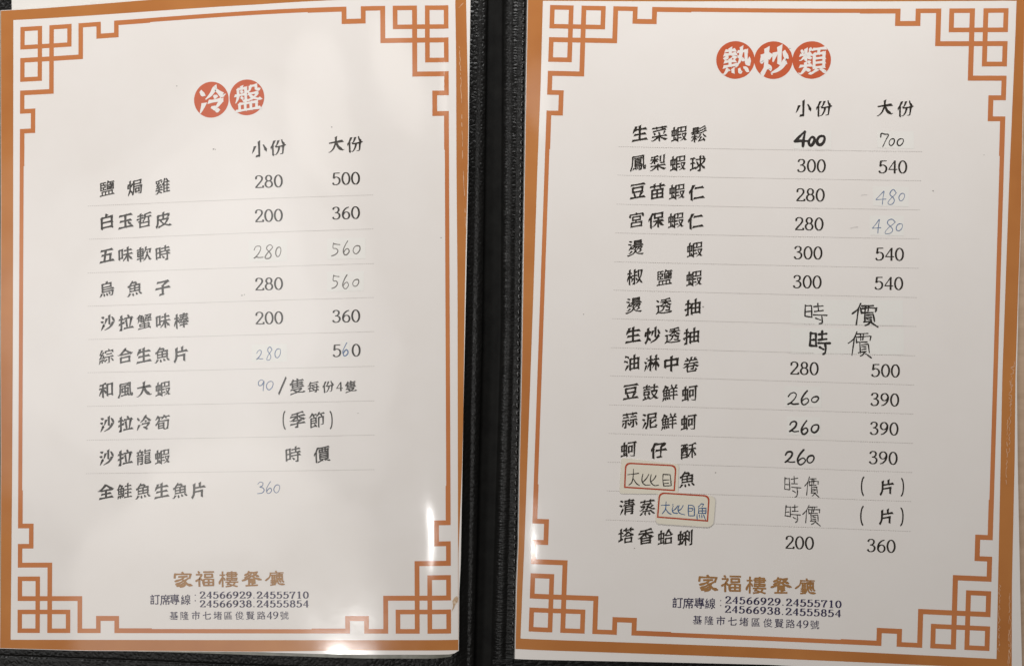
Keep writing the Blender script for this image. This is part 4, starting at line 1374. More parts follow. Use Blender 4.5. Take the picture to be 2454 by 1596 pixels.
# ------------------------------------------------------------------ lettering
CLERICAL = {   # broad flat hand used for the restaurant name, 100 x 100 boxes
    '家': [[(45, 0), (52, 9)], [(4, 14), (2, 36)], [(4, 12), (94, 13)], [(94, 13), (86, 40)], [(26, 30), (72, 28)], [(58, 30), (40, 47), (6, 60)],
          [(44, 45), (60, 66), (58, 88), (34, 98)], [(52, 58), (34, 70), (10, 80)], [(56, 71), (38, 84), (16, 92)], [(78, 42), (60, 56)], [(58, 54), (74, 80), (100, 90)]],
    '餐': [[(34, 0), (28, 14), (12, 26)], [(34, 9), (50, 8)], [(50, 8), (42, 24), (12, 44)], [(30, 21), (40, 28)], [(58, 10), (82, 6)], [(82, 6), (70, 24), (54, 33)],
          [(60, 14), (72, 26), (90, 36)], [(50, 31), (30, 48), (-2, 62)], [(50, 32), (70, 46), (104, 58)], [(34, 53), (66, 53)], [(66, 53), (66, 74)], [(36, 63), (66, 63)],
          [(36, 74), (66, 74)], [(35, 53), (35, 95)], [(18, 97), (82, 95)], [(70, 78), (52, 86)]],
    '廳': [[(56, 0), (60, 9)], [(24, 13), (98, 12)], [(26, 13), (20, 40), (-2, 62)], [(30, 27), (54, 27)], [(35, 27), (35, 64)], [(49, 27), (49, 92)], [(35, 39), (49, 39)],
          [(35, 51), (49, 51)], [(28, 65), (52, 63)], [(28, 78), (48, 76)], [(26, 94), (52, 90)], [(38, 65), (38, 92)], [(60, 24), (94, 24)], [(76, 16), (76, 33)], [(61, 34), (92, 34)],
          [(61, 34), (61, 50)], [(92, 34), (92, 50)], [(61, 50), (92, 50)], [(76, 34), (76, 50)], [(60, 59), (94, 57)], [(60, 67), (54, 82)], [(66, 66), (74, 86), (104, 90)], [(78, 66), (84, 74)], [(92, 64), (100, 74)]],
}


def smooth_line(q, n=5):
    if len(q) < 3:
        (x0, y0), (x1, y1) = q[0], q[-1]
        return [(x0 + (x1 - x0) * t / 4, y0 + (y1 - y0) * t / 4) for t in range(5)]
    P = [q[0]] + list(q) + [q[-1]]
    out = []
    for i in range(1, len(P) - 2):
        p0, p1, p2, p3 = P[i - 1:i + 3]
        for k in range(n):
            t = k / n; t2 = t * t; t3 = t2 * t
            out.append(tuple(.5 * (2 * p1[j] + (p2[j] - p0[j]) * t + (2 * p0[j] - 5 * p1[j] + 4 * p2[j] - p3[j]) * t2
                                   + (3 * p1[j] - p0[j] - 3 * p2[j] + p3[j]) * t3) for j in (0, 1)))
    out.append(tuple(q[-1]))
    return out


def ribbon(pts, width, skew=(0, 0), ext=(0, 0)):
    n = len(pts)
    d = [0]
    for i in range(1, n):
        d.append(d[-1] + math.dist(pts[i], pts[i - 1]))
    T = d[-1] or 1
    L, Rr = [], []
    for i in range(n):
        a, b = pts[max(0, i - 1)], pts[min(n - 1, i + 1)]
        dx, dy = b[0] - a[0], b[1] - a[1]
        l = math.hypot(dx, dy) or 1
        dx /= l; dy /= l
        w = width(d[i] / T, dx, dy) / 2
        x, y = pts[i]
        e = s = 0
        if i == 0: e = -ext[0]; s = skew[0] * w
        if i == n - 1: e = ext[1]; s = skew[1] * w
        L.append((x + dx * (e + s) + dy * w, y + dy * (e + s) - dx * w))
        Rr.append((x + dx * (e - s) - dy * w, y + dy * (e - s) + dx * w))
    return L, Rr


def strokes_of(c):
    return [[tuple(float(a) for a in p.split(',')) for p in s.split(' ')] for s in STROKES[c].split(';')]


def brush(c, weight, rise, cut='regular'):
    """brush-cut strokes: heavy ends, tapered falling strokes, wedge dots"""
    st = strokes_of(c)
    if cut == 'clerical' and c in CLERICAL:
        st = [[(8 + x * .84, 9 + y * .84) for x, y in q] for q in CLERICAL[c]]
    n = len(st)
    base = max(5.6, min(12.5, 10.8 * (9 / n) ** .36)) * weight
    out = []
    for q in st:
        dx, dy = q[-1][0] - q[0][0], q[-1][1] - q[0][1]
        ln = math.hypot(dx, dy)
        horiz = abs(dx) > 2.2 * abs(dy)
        q = [(x, y - rise * (x - 50)) for x, y in q]
        p = smooth_line(q)
        if cut == 'clerical':
            # flat clerical hand: blunt even strokes, flared feet
            if horiz and ln > 60: K = [(0, 1.15), (.25, .85), (.7, .9), (.9, 1.35), (1, .7)]
            elif dx < -8 and not horiz: K = [(0, .85), (.5, .9), (.85, 1.35), (1, .9)]
            elif dx > 8 and ln > 30 and not horiz: K = [(0, .75), (.5, 1.0), (.85, 1.7), (1, .5)]
            else: K = [(0, 1.0), (1, 1.0)]
            sk = (0, 0); ex = (base * .3, base * .35)
        elif horiz and ln > 17: K = [(0, 1.05), (.22, .74), (.7, .74), (1, 1.2)]; sk = (.55, -.5); ex = (base * .3, base * .36)
        elif ln <= 17 and n < 16:
            K = [(0, .55), (.75, 1.3), (1, .9)] if dx >= -1 else [(0, 1.25), (.5, .9), (1, .4)]
            sk = (.2, .2); ex = (base * .15, base * .25)
        elif abs(dx) < .22 * abs(dy): K = [(0, 1.25), (.2, .98), (.8, .92), (1, 1.02)]; sk = (-.6, .5); ex = (base * .38, base * .3)
        elif dx < 0: K = [(0, 1.3), (.25, 1.02), (.7, .75), (1, .3)]; sk = (-.5, 0); ex = (base * .25, base * .35)
        elif ln > 30: K = [(0, .62), (.45, .95), (.82, 1.5), (1, .25)]; sk = (0, 0); ex = (base * .2, base * .45)
        else: K = [(0, .75), (.7, 1.2), (1, .8)]; sk = (-.3, .4); ex = (base * .2, base * .25)
        out.append(ribbon(p, lambda t, a, b, K=K: base * lerp(K, t), sk, ex))
    return out


def loop(cx, cy, rx, ry, n=28):
    return [(cx + rx * math.sin(2 * math.pi * k / n), cy - ry * math.cos(2 * math.pi * k / n)) for k in range(n + 1)]


PRINTED = {   # 60 x 100 boxes, y down
    '0': [loop(30, 50, 25, 46.5)],
    '1': [[(31, 2), (31, 97)], [(14, 15), (24, 10), (31, 3)], [(14, 97), (48, 97)]],
    '2': [[(8, 26), (10, 12), (20, 4), (32, 3), (46, 10), (51, 26), (45, 43), (27, 66), (7, 92)], [(4, 95), (57, 95)], [(57, 96), (58, 82)], [(7, 22), (10, 28)]],
    '3': [[(8, 20), (13, 8), (24, 3), (36, 4), (46, 13), (46, 29), (37, 41), (22, 46)], [(22, 46), (40, 49), (51, 60), (52, 76), (43, 91), (27, 97), (12, 93), (5, 82)], [(5, 81), (9, 86)]],
    '4': [[(42, 4), (24, 34), (3, 68)], [(2, 69), (59, 69)], [(43, 3), (43, 98)]],
    '5': [[(14, 6), (52, 5)], [(15, 6), (11, 46)], [(11, 46), (24, 37), (39, 39), (51, 51), (53, 70), (45, 88), (28, 97), (12, 94), (5, 83)], [(5, 82), (9, 87)]],
    '6': [[(50, 5), (33, 12), (16, 31), (8, 55), (9, 78), (19, 93), (31, 97), (45, 91), (53, 76), (52, 58), (42, 45), (29, 43), (16, 51), (9, 65)]],
    '7': [[(5, 7), (56, 6)], [(56, 6), (42, 32), (29, 66), (24, 98)], [(5, 6), (4, 22)]],
    '8': [loop(30, 25, 19, 22, 24), loop(30, 71, 23.5, 25.5, 24)],
    '9': [[(10, 95), (27, 88), (44, 69), (52, 45), (51, 22), (41, 7), (29, 3), (15, 9), (7, 24), (8, 42), (18, 55), (31, 57), (44, 49), (51, 35)]],
    '.': [[(24, 91), (36, 91)]],
}


def printed_digit(c, thick, thin):
    out = []
    for q in PRINTED[c]:
        p = q if len(q) > 22 else smooth_line(q, 6)
        if c == '.': out.append(ribbon(p, lambda t, a, b: 13)); continue
        hb = 7.5 if (len(q) == 2 and abs(q[0][1] - q[1][1]) < 3) else thin
        if c == '4' and len(q) == 3: out.append(ribbon(p, lambda t, a, b: thin * 1.1)); continue
        out.append(ribbon(p, lambda t, a, b: hb + (thick - hb) * abs(b) ** 1.3, (0, 0), (thin * .3, thin * .3)))
    return out


WRITTEN = {
    '時': [[(5, 8), (2, 66)], [(5, 13), (42, 14)], [(42, 14), (46, 70)], [(5, 44), (36, 42)], [(2, 67), (46, 70)], [(82, 0), (84, 36)],
          [(58, 15), (112, 10)], [(60, 40), (112, 37)], [(58, 57), (138, 57)], [(104, 58), (110, 80), (106, 97), (92, 103)], [(70, 74), (98, 83)]],
    '價': [[(135, 0), (85, 120), (0, 200)], [(95, 110), (70, 400)], [(140, 45), (325, 30)], [(130, 80), (145, 195)], [(145, 95), (270, 82), (380, 80)], [(380, 80), (365, 150)],
          [(210, 45), (205, 150)], [(262, 40), (246, 145)], [(155, 180), (325, 170)], [(195, 190), (200, 350)], [(220, 222), (340, 214)], [(340, 214), (352, 342)],
          [(225, 262), (300, 256)], [(225, 302), (300, 296)], [(180, 356), (310, 340)], [(290, 350), (250, 390), (210, 420)], [(305, 370), (405, 446)]],   # 100 x 100 boxes, y down
    '0': [[(62, 5), (28, 18), (4, 55), (14, 88), (46, 99), (82, 74), (97, 34), (82, 8), (46, 10)]],
    '2': [[(8, 32), (26, 8), (60, 2), (76, 18), (64, 48), (30, 80), (2, 98), (26, 86), (56, 92), (98, 90)]],
    '3': [[(10, 18), (44, 1), (80, 10), (72, 32), (38, 44), (78, 52), (94, 72), (66, 92), (4, 98)]],
    '4': [[(78, 2), (40, 34), (3, 66)], [(3, 66), (45, 64), (99, 62)], [(80, 4), (72, 50), (66, 99)]],
    '5': [[(28, 8), (62, 14), (98, 16)], [(28, 3), (22, 42), (60, 48), (74, 66), (48, 88), (2, 99)]],
    '6': [[(78, 1), (38, 30), (8, 66), (22, 95), (58, 96), (96, 74), (76, 54), (38, 62), (12, 80)]],
    '7': [[(10, 30), (14, 4), (54, 8), (98, 12), (72, 44), (36, 99)]],
    '8': [[(92, 18), (66, 2), (30, 14), (26, 34), (58, 54), (76, 76), (54, 96), (14, 98), (4, 86), (34, 60), (72, 40), (98, 22)]],
    '9': [[(90, 14), (52, 1), (10, 20), (14, 48), (56, 46), (92, 18), (84, 54), (78, 99)]],
}


def place(pr, shapes, cx, cy, sx, sy, ang, box):
    """box centre goes to (cx, cy); y of the drawing points down"""
    c, s = math.cos(ang), math.sin(ang)
    bx, by = box

    def f(p):
        x, y = (p[0] - bx) * sx, -(p[1] - by) * sy
        return (cx + x * c - y * s, cy + x * s + y * c)
    for L, Rr in shapes:
        pr.strip([f(p) for p in L], [f(p) for p in Rr])


def write(pr, item, weight=0.9, rise=0.12, bold=False, cut='regular'):
    c = item[0]
    cx, cy, w, h, ang = item[1:6]
    if c in PRINTED:
        th = (18.5, 8.0) if bold else (13.2, 6.4)
        place(pr, printed_digit(c, *th), cx, cy, w / 60, h / 100, ang, (30, 50))
    elif c == '(' or c == ')':
        k = -1 if c == '(' else 1
        p = [(50 + k * 45 * math.cos(a) - k * 5, 50 + 50 * math.sin(a)) for a in [(-1.5 + 3.0 * i / 14) for i in range(15)]]
        p = [(x if True else x, y) for x, y in p]
        sh = [ribbon(p, lambda t, a, b: 8 + 15 * math.sin(math.pi * t))]
        place(pr, sh, cx, cy, w / 100, h / 100, ang, (50 + k * 18, 50))
    elif c == '/':
        place(pr, [ribbon([(98, 0), (50, 50), (2, 100)], lambda t, a, b: 17)], cx, cy, w / 100, h / 100, ang, (50, 50))
    elif c == ':':
        place(pr, [ribbon([(20, 8), (80, 8)], lambda t, a, b: 15), ribbon([(20, 92), (80, 92)], lambda t, a, b: 15)],
              cx, cy, w / 100, h / 100, ang, (50, 50))
    else:
        place(pr, brush(c, weight, rise, cut), cx, cy, w / 100, h / 100, ang, (50, 51))


def dab(pr, x, y, r, n=8):
    pr.fan([(x + r * math.cos(2 * math.pi * k / n), y + r * math.sin(2 * math.pi * k / n)) for k in range(n)])


def pen_line(pr, pts, w, rnd):
    q = smooth_line(pts, 6)
    ph = rnd.uniform(0, 6)
    pr.strip(*ribbon(q, lambda t, a, b: w * (.88 + .2 * math.sin(5 * t + ph))))
    dab(pr, *pts[0], w * .45)
    dab(pr, *pts[-1], w * .42)


def handwrite(pr, w, items, seed):
    rnd = random.Random(seed)
    for c, cx, cy, bw, bh, ang in items:
        st = WRITTEN[c] if c in WRITTEN else strokes_of(c)
        xs = [p[0] for q in st for p in q]; ys = [p[1] for q in st for p in q]
        x0, x1, y0, y1 = min(xs), max(xs), min(ys), max(ys)
        j = 0.02 if c in WRITTEN else 0.025
        ca, sa = math.cos(ang), math.sin(ang)
        for q in st:
            pts = []
            for x, y in q:
                a = ((x - x0) / (x1 - x0) - .5 + rnd.uniform(-j, j)) * (bw - w * .6)
                b = -((y - y0) / (y1 - y0) - .5 + rnd.uniform(-j, j)) * (bh - w * .6)
                pts.append((cx + a * ca - b * sa, cy + a * sa + b * ca))
            pen_line(pr, pts, w, rnd)


# ------------------------------------------------------------------ table
def tag(o, label, cat):
    o['label'] = label
    o['category'] = cat
    return o


tb = make_object("table", [(-900, -700, 0), (900, -700, 0), (900, 700, 0), (-900, 700, 0)], [(0, 1, 2, 3)], 'table', None, False)
tb['kind'] = 'structure'
tb['label'] = 'brown wooden table top under the open menu'

# ------------------------------------------------------------------ leather cover
def empty(name, loc, turn=0.0):
    o = bpy.data.objects.new(name, None)
    col.objects.link(o)
    o.empty_display_size = 0.05
    o.location = [x / 1000 for x in loc]
    o.rotation_euler = (0, 0, turn)
    return o


cover = empty("menu_cover", (0, 0, 0))
tag(cover, 'open black leather menu cover with a stitched spine under both pages', 'menu cover')

# rows of the cover from far (v above the frame) to near; columns across the spine
rows = [-95 + 12 * k for k in range(133)] + [1503 + 2 * k for k in range(60)]


def profile_at(y):
    a, b, c = COVER_PROFILE
    out = []
    for p, q, r in zip(a, b, c):
        t = y / 800 if y < 800 else (y - 800) / 700
        m, n = (p, q) if y < 800 else (q, r)
        out.append([m[i] + (n[i] - m[i]) * t for i in (0, 1, 2)])
    return out


def hem_y(x):
    for (x0, y0, _), (x1, y1, _) in zip(HEM_LINE, HEM_LINE[1:]):
        if x <= x1:
            return y0 + (y1 - y0) * (x - x0) / (x1 - x0)
    return HEM_LINE[-1][1]


def loft(name, cols, mat, skirt):
    """cols: function(row) -> list of points"""
    v, f = [], []
    n = None
    for r in rows:
        pts = cols(r)
        n = len(pts)
        for x, y, z in pts:
            g = y - hem_y(x)
            z -= 0.55 * math.exp(-(g / 0.45) ** 2)          # pressed stitch groove along the near edge
            v.append((x, y, z))
    for i in range(len(rows) - 1):
        for k in range(n - 1):
            a = i * n + k
            f.append((a, a + n, a + n + 1, a + 1))
    m = len(rows)
    if skirt:                                              # board thickness down to the table
        ring = [k for k in range(n)] + [i * n + n - 1 for i in range(1, m)] + [(m - 1) * n + k for k in range(n - 2, -1, -1)] + [i * n for i in range(m - 2, 0, -1)]
        b = len(v)
        v += [(v[k][0], v[k][1], 0.2) for k in ring]
        for i in range(len(ring)):
            j = (i + 1) % len(ring)
            f.append((ring[i], ring[j], b + j, b + i))
    return make_object(name, v, f, mat, cover)


def side(x_l, x_r, z):
    return x_l, x_r, z


def left_cols(r):
    p = profile_at(r)
    t = (r + 80) / 1740
    x0 = COVER_EXTENT['tl'][0] + (COVER_EXTENT['bl'][0] - COVER_EXTENT['tl'][0]) * t
    y = p[0][1]
    e = p[0]
    return [(x0 + (e[0] - x0) * k / 60, y, 3.0 + 0.2 * (k / 60) ** 3) for k in range(61)] + [tuple(q) for q in p[1:5]]


def spine_cols(r):
    p = profile_at(r)
    q = p[4:9]
    out = []
    for a, b in zip(q, q[1:]):
        for k in range(4):
            out.append(tuple(a[i] + (b[i] - a[i]) * k / 4 for i in (0, 1, 2)))
    return out + [tuple(q[-1])]


def right_cols(r):
    p = profile_at(r)
    t = (r + 80) / 1740
    x1 = COVER_EXTENT['tr'][0] + (COVER_EXTENT['br'][0] - COVER_EXTENT['tr'][0]) * t
    e = p[13]
    return [tuple(q) for q in p[8:13]] + [(e[0] + (x1 - e[0]) * k / 60, e[1], 3.0) for k in range(61)]


loft("left_board", left_cols, 'leather', True)
loft("spine_hinge", spine_cols, 'gutter', False)
loft("right_board", right_cols, 'leather_wrinkled', True)

# thick saddle stitches beside the right page
v, f = [], []
total = sum(math.dist(a[:2], b[:2]) for a, b in zip(STITCH_LINE, STITCH_LINE[1:]))
step, pos = 3.35, 0.0
rnd = random.Random(4)
while pos < total:
    d = pos
    for a, b in zip(STITCH_LINE, STITCH_LINE[1:]):
        l = math.dist(a[:2], b[:2])
        if d <= l:
            break
        d -= l
    ux, uy = (b[0] - a[0]) / l, (b[1] - a[1]) / l
    c, s = math.cos(0.2), math.sin(0.2)
    tx, ty = ux * c - uy * s, ux * s + uy * c
    ox, oy = a[0] + ux * d + rnd.uniform(-.06, .06), a[1] + uy * d
    base = len(v)
    for i in range(9):
        t = -1 + 2 * i / 8
        rr = 0.66 * math.sqrt(max(0.02, 1 - t ** 4))
        for k in range(8):
            g = 2 * math.pi * k / 8
            v.append((ox + tx * t * 1.28 - ty * rr * math.cos(g), oy + ty * t * 1.28 + tx * rr * math.cos(g), 3.05 + rr * 0.9 * math.sin(g)))
    for i in range(8):
        for k in range(8):
            f.append((base + i * 8 + k, base + i * 8 + (k + 1) % 8, base + i * 8 + 8 + (k + 1) % 8, base + i * 8 + 8 + k))
    pos += step
make_object("stitching", v, f, 'thread', cover)

# short turned hem closing the near end of the spine strip
hv = [(x, y, z0) for z0 in (2.2, 3.5) for x, y, _ in SPINE_HEM]
hem = make_object("spine_hem", hv, [(4, 5, 6, 7), (0, 1, 5, 4), (1, 2, 6, 5), (2, 3, 7, 6), (3, 0, 4, 7)], 'leather_wrinkled', cover, False)
bev = hem.modifiers.new("soft_edges", 'BEVEL'); bev.width = 0.0004; bev.segments = 3

# ------------------------------------------------------------------ spare sheet under the left page
sp = SPARE_SHEET
sv = [(x, y, 4.3) for x, y, _ in sp] + [(x, y, 4.0) for x, y, _ in sp]
spare = make_object("paper_sheet", sv, [(3, 2, 1, 0)] + [(i, (i + 1) % 4, 4 + (i + 1) % 4, 4 + i) for i in range(4)], 'sheet', None, False)
tag(spare, 'blank white sheet peeking out above the top edge of the left menu page', 'paper sheet')

# ------------------------------------------------------------------ menu pages
FRET = [(0, 0, 217, 42), (0, 0, 43, 218), (0, 176, 513, 218), (174, 0, 217, 530), (290, 0, 335, 660), (290, 0, 513, 42), (470, 0, 513, 218),
        (0, 300, 628, 345), (0, 300, 43, 530), (0, 487, 217, 530), (583, 0, 628, 345), (583, 0, 807, 42), (763, 0, 807, 160),
        (763, 114, 985, 160), (940, 0, 985, 160), (0, 614, 335, 660), (0, 614, 43, 837), (0, 793, 152, 837), (108, 793, 152, 1028), (0, 984, 152, 1028)]
FU = 0.0466      # mm per drawing unit


def bilerp(c, s, t):
    a, b, d, e = c
    return tuple((a[i] * (1 - s) + b[i] * s) * (1 - t) + (d[i] * (1 - s) + e[i] * s) * t for i in (0, 1))


def cells(rects):
    xs = sorted({r[0] for r in rects} | {r[2] for r in rects})
    ys = sorted({r[1] for r in rects} | {r[3] for r in rects})
    for x0, x1 in zip(xs, xs[1:]):
        for y0, y1 in zip(ys, ys[1:]):
            mx, my = (x0 + x1) / 2, (y0 + y1) / 2
            if any(r[0] < mx < r[2] and r[1] < my < r[3] for r in rects):
                nx = max(1, int((x1 - x0) / 60)); ny = max(1, int((y1 - y0) / 60))
                for i in range(nx):
                    for k in range(ny):
                        yield (x0 + (x1 - x0) * i / nx, y0 + (y1 - y0) * k / ny, x0 + (x1 - x0) * (i + 1) / nx, y0 + (y1 - y0) * (k + 1) / ny)


def weld_quads(quads):
    idx, v, f = {}, [], []
    for q in quads:
        face = []
        for p in q:
            k = (round(p[0], 4), round(p[1], 4))
            if k not in idx:
                idx[k] = len(v); v.append(p)
            face.append(idx[k])
        f.append(tuple(face))
    return v, f


def resample(pts, n):
    d = [0]
    for a, b in zip(pts, pts[1:]):
        d.append(d[-1] + math.dist(a, b))
    out = []
    for k in range(n + 1):
        t = d[-1] * k / n
        i = max(j for j in range(len(pts) - 1) if d[j] <= t + 1e-9)
        s = (t - d[i]) / ((d[i + 1] - d[i]) or 1)
        out.append((pts[i][0] + (pts[i + 1][0] - pts[i][0]) * s, pts[i][1] + (pts[i + 1][1] - pts[i][1]) * s))
    return out


def flat_object(name, quads, mat, parent, surf, lift):
    v, f = weld_quads(quads)
    g = []
    for q in f:
        a = sum(v[q[i]][0] * v[q[(i + 1) % len(q)]][1] - v[q[(i + 1) % len(q)]][0] * v[q[i]][1] for i in range(len(q)))
        g.append(q if a >= 0 else q[::-1])
    return make_object(name, [(x, y, surf.z(x, y) + lift) for x, y in v], g, mat, parent)


def sheet_mesh(d, surf, root):
    """paper with its own thickness, cut to the measured outline"""
    le, re, te, be = d['sheet']
    nx, ny = 90, 120
    Lp, Rp, Tp, Bp = resample(le, ny), resample(re, ny), resample(te, nx), resample(be, nx)
    v = []
    for j in range(ny + 1):
        t = j / ny
        for i in range(nx + 1):
            s = i / nx
            p = []
            for k in (0, 1):
                a = Lp[j][k] * (1 - s) + Rp[j][k] * s + Tp[i][k] * (1 - t) + Bp[i][k] * t
                c = (Lp[0][k] * (1 - s) + Rp[0][k] * s) * (1 - t) + (Lp[ny][k] * (1 - s) + Rp[ny][k] * s) * t
                p.append(a - c)
            v.append((p[0], p[1], surf.z(*p)))
    w = nx + 1
    f = [(j * w + i, (j + 1) * w + i, (j + 1) * w + i + 1, j * w + i + 1) for j in range(ny) for i in range(nx)]
    ring = [i for i in range(nx + 1)] + [j * w + nx for j in range(1, ny + 1)] + [ny * w + i for i in range(nx - 1, -1, -1)] + [j * w for j in range(ny - 1, 0, -1)]
    b = len(v)
    v += [v[k] for k in ring]                              # separate rim so the top keeps its own shading
    c = len(v)
    v += [(v[k][0], v[k][1], v[k][2] - 0.35) for k in ring]
    n = len(ring)
    f += [(b + i, b + (i + 1) % n, c + (i + 1) % n, c + i) for i in range(n)]
    return make_object("paper", v, f, 'paper', root)


def build_page(d, kind, label):
    surf = Surface(kind)
    ox, oy = d['origin']
    root = empty("menu_page", (ox, oy, 6.0), d['turn'])
    tag(root, label, 'menu page')
    sheet_mesh(d, surf, root)
    # wide copper border, mitred strips welded into one print
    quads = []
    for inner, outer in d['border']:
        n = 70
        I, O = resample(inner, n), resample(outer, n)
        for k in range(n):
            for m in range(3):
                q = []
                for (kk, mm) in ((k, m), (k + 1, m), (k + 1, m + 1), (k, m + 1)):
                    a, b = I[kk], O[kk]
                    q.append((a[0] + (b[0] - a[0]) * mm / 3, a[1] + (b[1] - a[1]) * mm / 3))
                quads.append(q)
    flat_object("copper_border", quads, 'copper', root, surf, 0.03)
    # frets in the corners and the thin frame lines between them
    W, H = 192.0 / FU, 269.08 / FU
    cn = d['corner']
    for fx, fy in ((0, 0), (1, 0), (0, 1), (1, 1)):
        quads = []
        for x0, y0, x1, y1 in cells(FRET):
            q = []
            for x, y in ((x0, y0), (x1, y0), (x1, y1), (x0, y1)):
                s, t = x / W, y / H
                q.append(bilerp(cn, 1 - s if fx else s, 1 - t if fy else t))
            quads.append(q)
        flat_object("corner_fret", quads, 'fret', root, surf, 0.04)
    for horiz, far in ((True, 0), (True, 1), (False, 0), (False, 1)):
        a, N = (985.0, W) if horiz else (1028.0, H)
        rects = []
        k0, k1 = a + 315, N - a - 315
        for x0, x1, th in ((a, k0, 45), (k0, k1, 39), (k1, N - a, 45)):
            n = max(1, int((x1 - x0) / 60))
            rects += [(x0 + (x1 - x0) * i / n, x0 + (x1 - x0) * (i + 1) / n, th) for i in range(n)]
        quads = []
        for x0, x1, th in rects:
            q = []
            for x, y in ((x0, 0), (x1, 0), (x1, th), (x0, th)):
                s, t = (x / W, y / H) if horiz else (y / W, x / H)
                if far:
                    if horiz: t = 1 - t
                    else: s = 1 - s
                q.append(bilerp(cn, s, t))
            quads.append(q)
        flat_object("frame_line", quads, 'fret', root, surf, 0.04)
    # title discs with white characters
    for (x, y), r, g in d['disc']:
        quads = []
        n = 48
        for k in range(n):
            a, b = 2 * math.pi * k / n, 2 * math.pi * (k + 1) / n
            for m in range(4):
                q = [(x + r * rr * math.cos(h), y + r * rr * math.sin(h)) for rr, h in ((m / 4, a), ((m + 1) / 4, a), ((m + 1) / 4, b), (m / 4, b))]
                if m == 0: q = q[1:]
                quads.append(q)
        disc = flat_object("title_disc", quads, 'red', root, surf, 0.035)
        pr = Print(surf, 0.07)
        write(pr, g, 1.34, 0.12)
        pr.build("title_character", 'paper', disc)
    for names, items, kw, mat in (("column_heading", d['head'], dict(weight=1.0, rise=.15), 'ink'), ("dish_name", d['dish'], dict(weight=1.1, rise=.19), 'ink'),
                                  ("printed_price", d['price'], {}, 'ink'), ("printed_note", d['note'], dict(weight=1.05, rise=.19), 'ink'),
                                  ("phone_number", d['phone'], dict(bold=True), 'violet')):
        for it in items:
            pr = Print(surf, 0.06)
            for g in it:
                write(pr, g, **kw)
            pr.build(names, mat, root)
    for nm, it, kw, mat in (("restaurant_name", d['name'], dict(weight=1.05, rise=0.02, cut='clerical'), 'name'),
                            ("phone_caption", d['caption'], dict(weight=1.0, rise=0.03), 'violet'),
                            ("address", d['address'], dict(weight=.82, rise=0.03), 'violet')):
        pr = Print(surf, 0.06)
        for g in it:
            write(pr, g, **kw)
        pr.build(nm, mat, root)
    # dotted rules
    for x0, y0, x1, y1 in d['rule']:
        pr = Print(surf, 0.045)
        ln = math.hypot(x1 - x0, y1 - y0)
        n = int(ln / 0.95)
        for k in range(n):
            a, b = k / n, (k + .66) / n
            p, q = (x0 + (x1 - x0) * a, y0 + (y1 - y0) * a), (x0 + (x1 - x0) * b, y0 + (y1 - y0) * b)
            pr.strip([(p[0], p[1] + .085), (q[0], q[1] + .085)], [(p[0], p[1] - .085), (q[0], q[1] - .085)])
        pr.build("dotted_rule", 'rule', root)
    # correction tape behind rewritten prices
    for pts in d['patch']:
        pr = Print(surf, 0.05)
        n = 10
        for k in range(n):
            rows_ = []
            for s in (k / n, (k + 1) / n):
                rows_.append([bilerp((pts[0], pts[1], pts[3], pts[2]), m / n, s) for m in range(n + 1)])
            pr.k = 0
            pr.strip(*rows_)
        pr.build("correction_tape", 'patch', root)
    for k, (w, items, ink) in enumerate(d['hand']):
        pr = Print(surf, 0.075)
        handwrite(pr, w, items, 10 + k)
        o = pr.build("handwritten_price", ink, root)
        o['label'] = {'pencil': 'price rewritten in thin grey pencil', 'blue': 'price rewritten in faint bluish pencil',
                      'marker': 'price rewritten by hand in dark pen'}[ink]
    rnd = random.Random(3)
    for x0, y0, x1, y1 in d['dash']:
        pr = Print(surf, 0.07)
        pen_line(pr, [(x0, y0), ((x0 + x1) / 2, (y0 + y1) / 2 + .1), (x1, y1)], .3, rnd)
        pr.build("pencil_dash", 'faint', root)
    for x, y, r in d['speck']:
        pr = Print(surf, 0.07)
        pr.fan([(x + r * rnd.uniform(.5, 1.1) * math.cos(a), y + r * rnd.uniform(.4, .9) * math.sin(a)) for a in [2 * math.pi * k / 9 for k in range(9)]])
        pr.build("dirt_speck", 'speck', root)
    for pts in d['stain']:
        pr = Print(surf, 0.08)
        pr.fan(pts)
        pr.build("brown_stain", 'stain', root)
    for pts in d['scratch']:
        pr = Print(surf, 0.08)
        for a, b in zip(pts, pts[1:]):
            if rnd.random() < .8:
                w = rnd.uniform(.14, .36)
                pr.strip(*ribbon([tuple(a), tuple(b)], lambda t, p, q: w))
        pr.build("scratch", 'scratch', root)
    if 'rim' in d:
        a, b = resample(d['rim'][0], 40), resample(d['rim'][1], 40)
        quads = [[a[k], a[k + 1], b[k + 1], b[k]] for k in range(40)]
        flat_object("laminate_edge", quads, 'rim', root, surf, -0.1)
    elif 'film' in d:
        a = resample(d['film'], 160)
        rnd = random.Random(12)
        v = []
        for k, (x, y) in enumerate(a):
            j = rnd.uniform(-.06, .06)
            for dx, dz in ((0.03, -0.02), (-0.22 + j, -0.10), (-0.42 + j, -0.34), (-0.5 + j, -0.7)):
                v.append((x + dx, y, surf.z(x, y) + dz))
        f = [(4 * k + m, 4 * k + m + 1, 4 * k + m + 5, 4 * k + m + 4) for k in range(160) for m in range(3)]
        make_object("laminate_edge", v, f, 'film', root)
    return root, surf


build_page(LEFT_PAGE, 'bowed', 'left laminated menu page, headed by two red title discs, ten dishes listed')
right_root, right_surf = build_page(RIGHT_PAGE, 'sagging', 'right laminated menu page, headed by three red title discs, with two stickers')

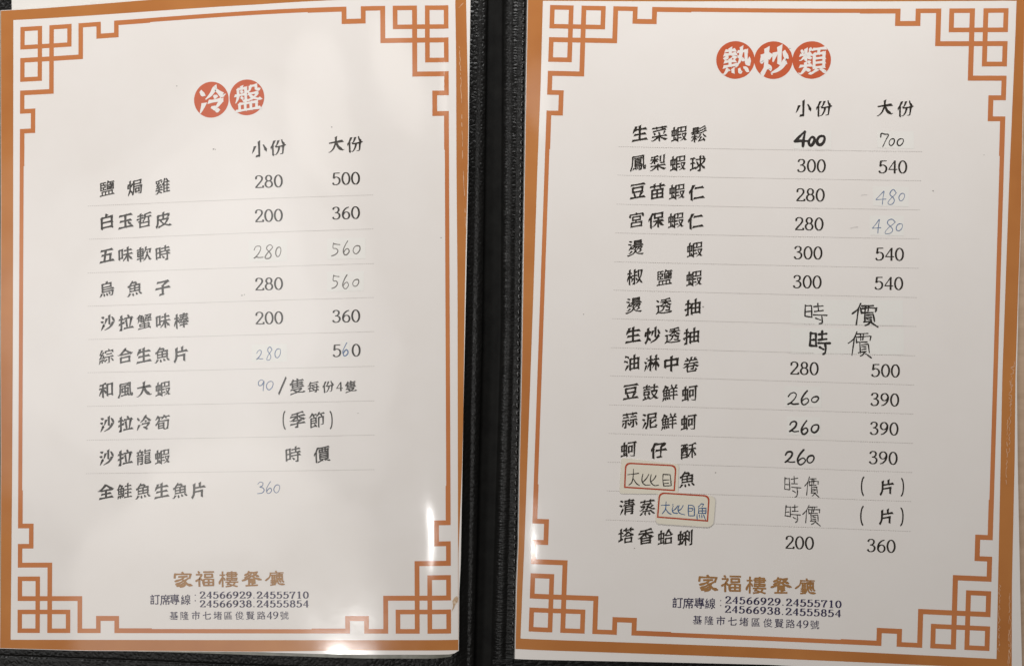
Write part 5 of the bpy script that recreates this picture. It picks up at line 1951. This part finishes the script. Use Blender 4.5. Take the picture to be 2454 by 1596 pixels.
# ------------------------------------------------------------------ stickers on the right page
def rounded(c, radii, inset=0.0, n=6):
    """c: four corners clockwise from the far left; returns outline points"""
    out = []
    for i in range(4):
        p, a, b = Vector(c[i]), Vector(c[i - 1]), Vector(c[(i + 1) % 4])
        da, db = (a - p).normalized(), (b - p).normalized()
        q = p + (da + db) * inset
        r = radii[i]
        if r <= 0.01:
            out += [tuple(q)] * (n + 1)
            continue
        A, B = q + da * r, q + db * r
        for k in range(n + 1):
            t = k / n
            out.append(tuple((A * (1 - t) ** 2) + (q * 2 * t * (1 - t)) + (B * t * t)))
    return out


def build_sticker(d, lift, ink, pen, radii, label):
    cxy = [sum(p[i] for p in d['out']) / 4 for i in (0, 1)]
    m = Matrix.Translation((0, 0, 0))
    root = bpy.data.objects.new("paper_sticker", None)
    col.objects.link(root)
    root.empty_display_size = 0.02
    root.location = right_root.location
    root.rotation_euler = right_root.rotation_euler
    tag(root, label, 'sticker')
    out = rounded(d['out'], radii)
    mid = tuple(cxy)
    v = [(x, y, right_surf.z(x, y) + lift) for x, y in out] + [(x, y, right_surf.z(x, y) + lift - .1) for x, y in out] + [(*mid, right_surf.z(*mid) + lift)]
    n = len(out)
    f = [(2 * n, (i + 1) % n, i) for i in range(n)] + [(i, (i + 1) % n, n + (i + 1) % n, n + i) for i in range(n)]
    make_object("backing", v, f, 'sticker', root, False)
    fr = [d['frame'][k] for k in range(4)]
    a = rounded(fr, (2.5, 2.5, 0, 0))
    b = rounded(fr, (2.2, 2.2, 0, 0), 0.62)
    pr = Print(right_surf, lift + .03)
    pr.strip(a + a[:1], b + b[:1])
    pr.build("red_frame", 'sticker_red', root)
    rnd = random.Random(5)
    pr = Print(right_surf, lift + .05)
    for q in d['hand']:
        pen_line(pr, [tuple(p) for p in q], pen, rnd)
    pr.build("handwriting", ink, root)


build_sticker(STICKERS[0], 0.22, 'pen_black', 0.42, (1.0, 1.0, 1.5, 1.5),
              'cream red-framed sticker with three black handwritten characters, beside a printed fish character')
build_sticker(STICKERS[1], 0.34, 'pen_blue', 0.40, (2.2, 2.5, 3.0, 2.0),
              'cream red-framed sticker with four blue handwritten characters, overlapping the sticker above')
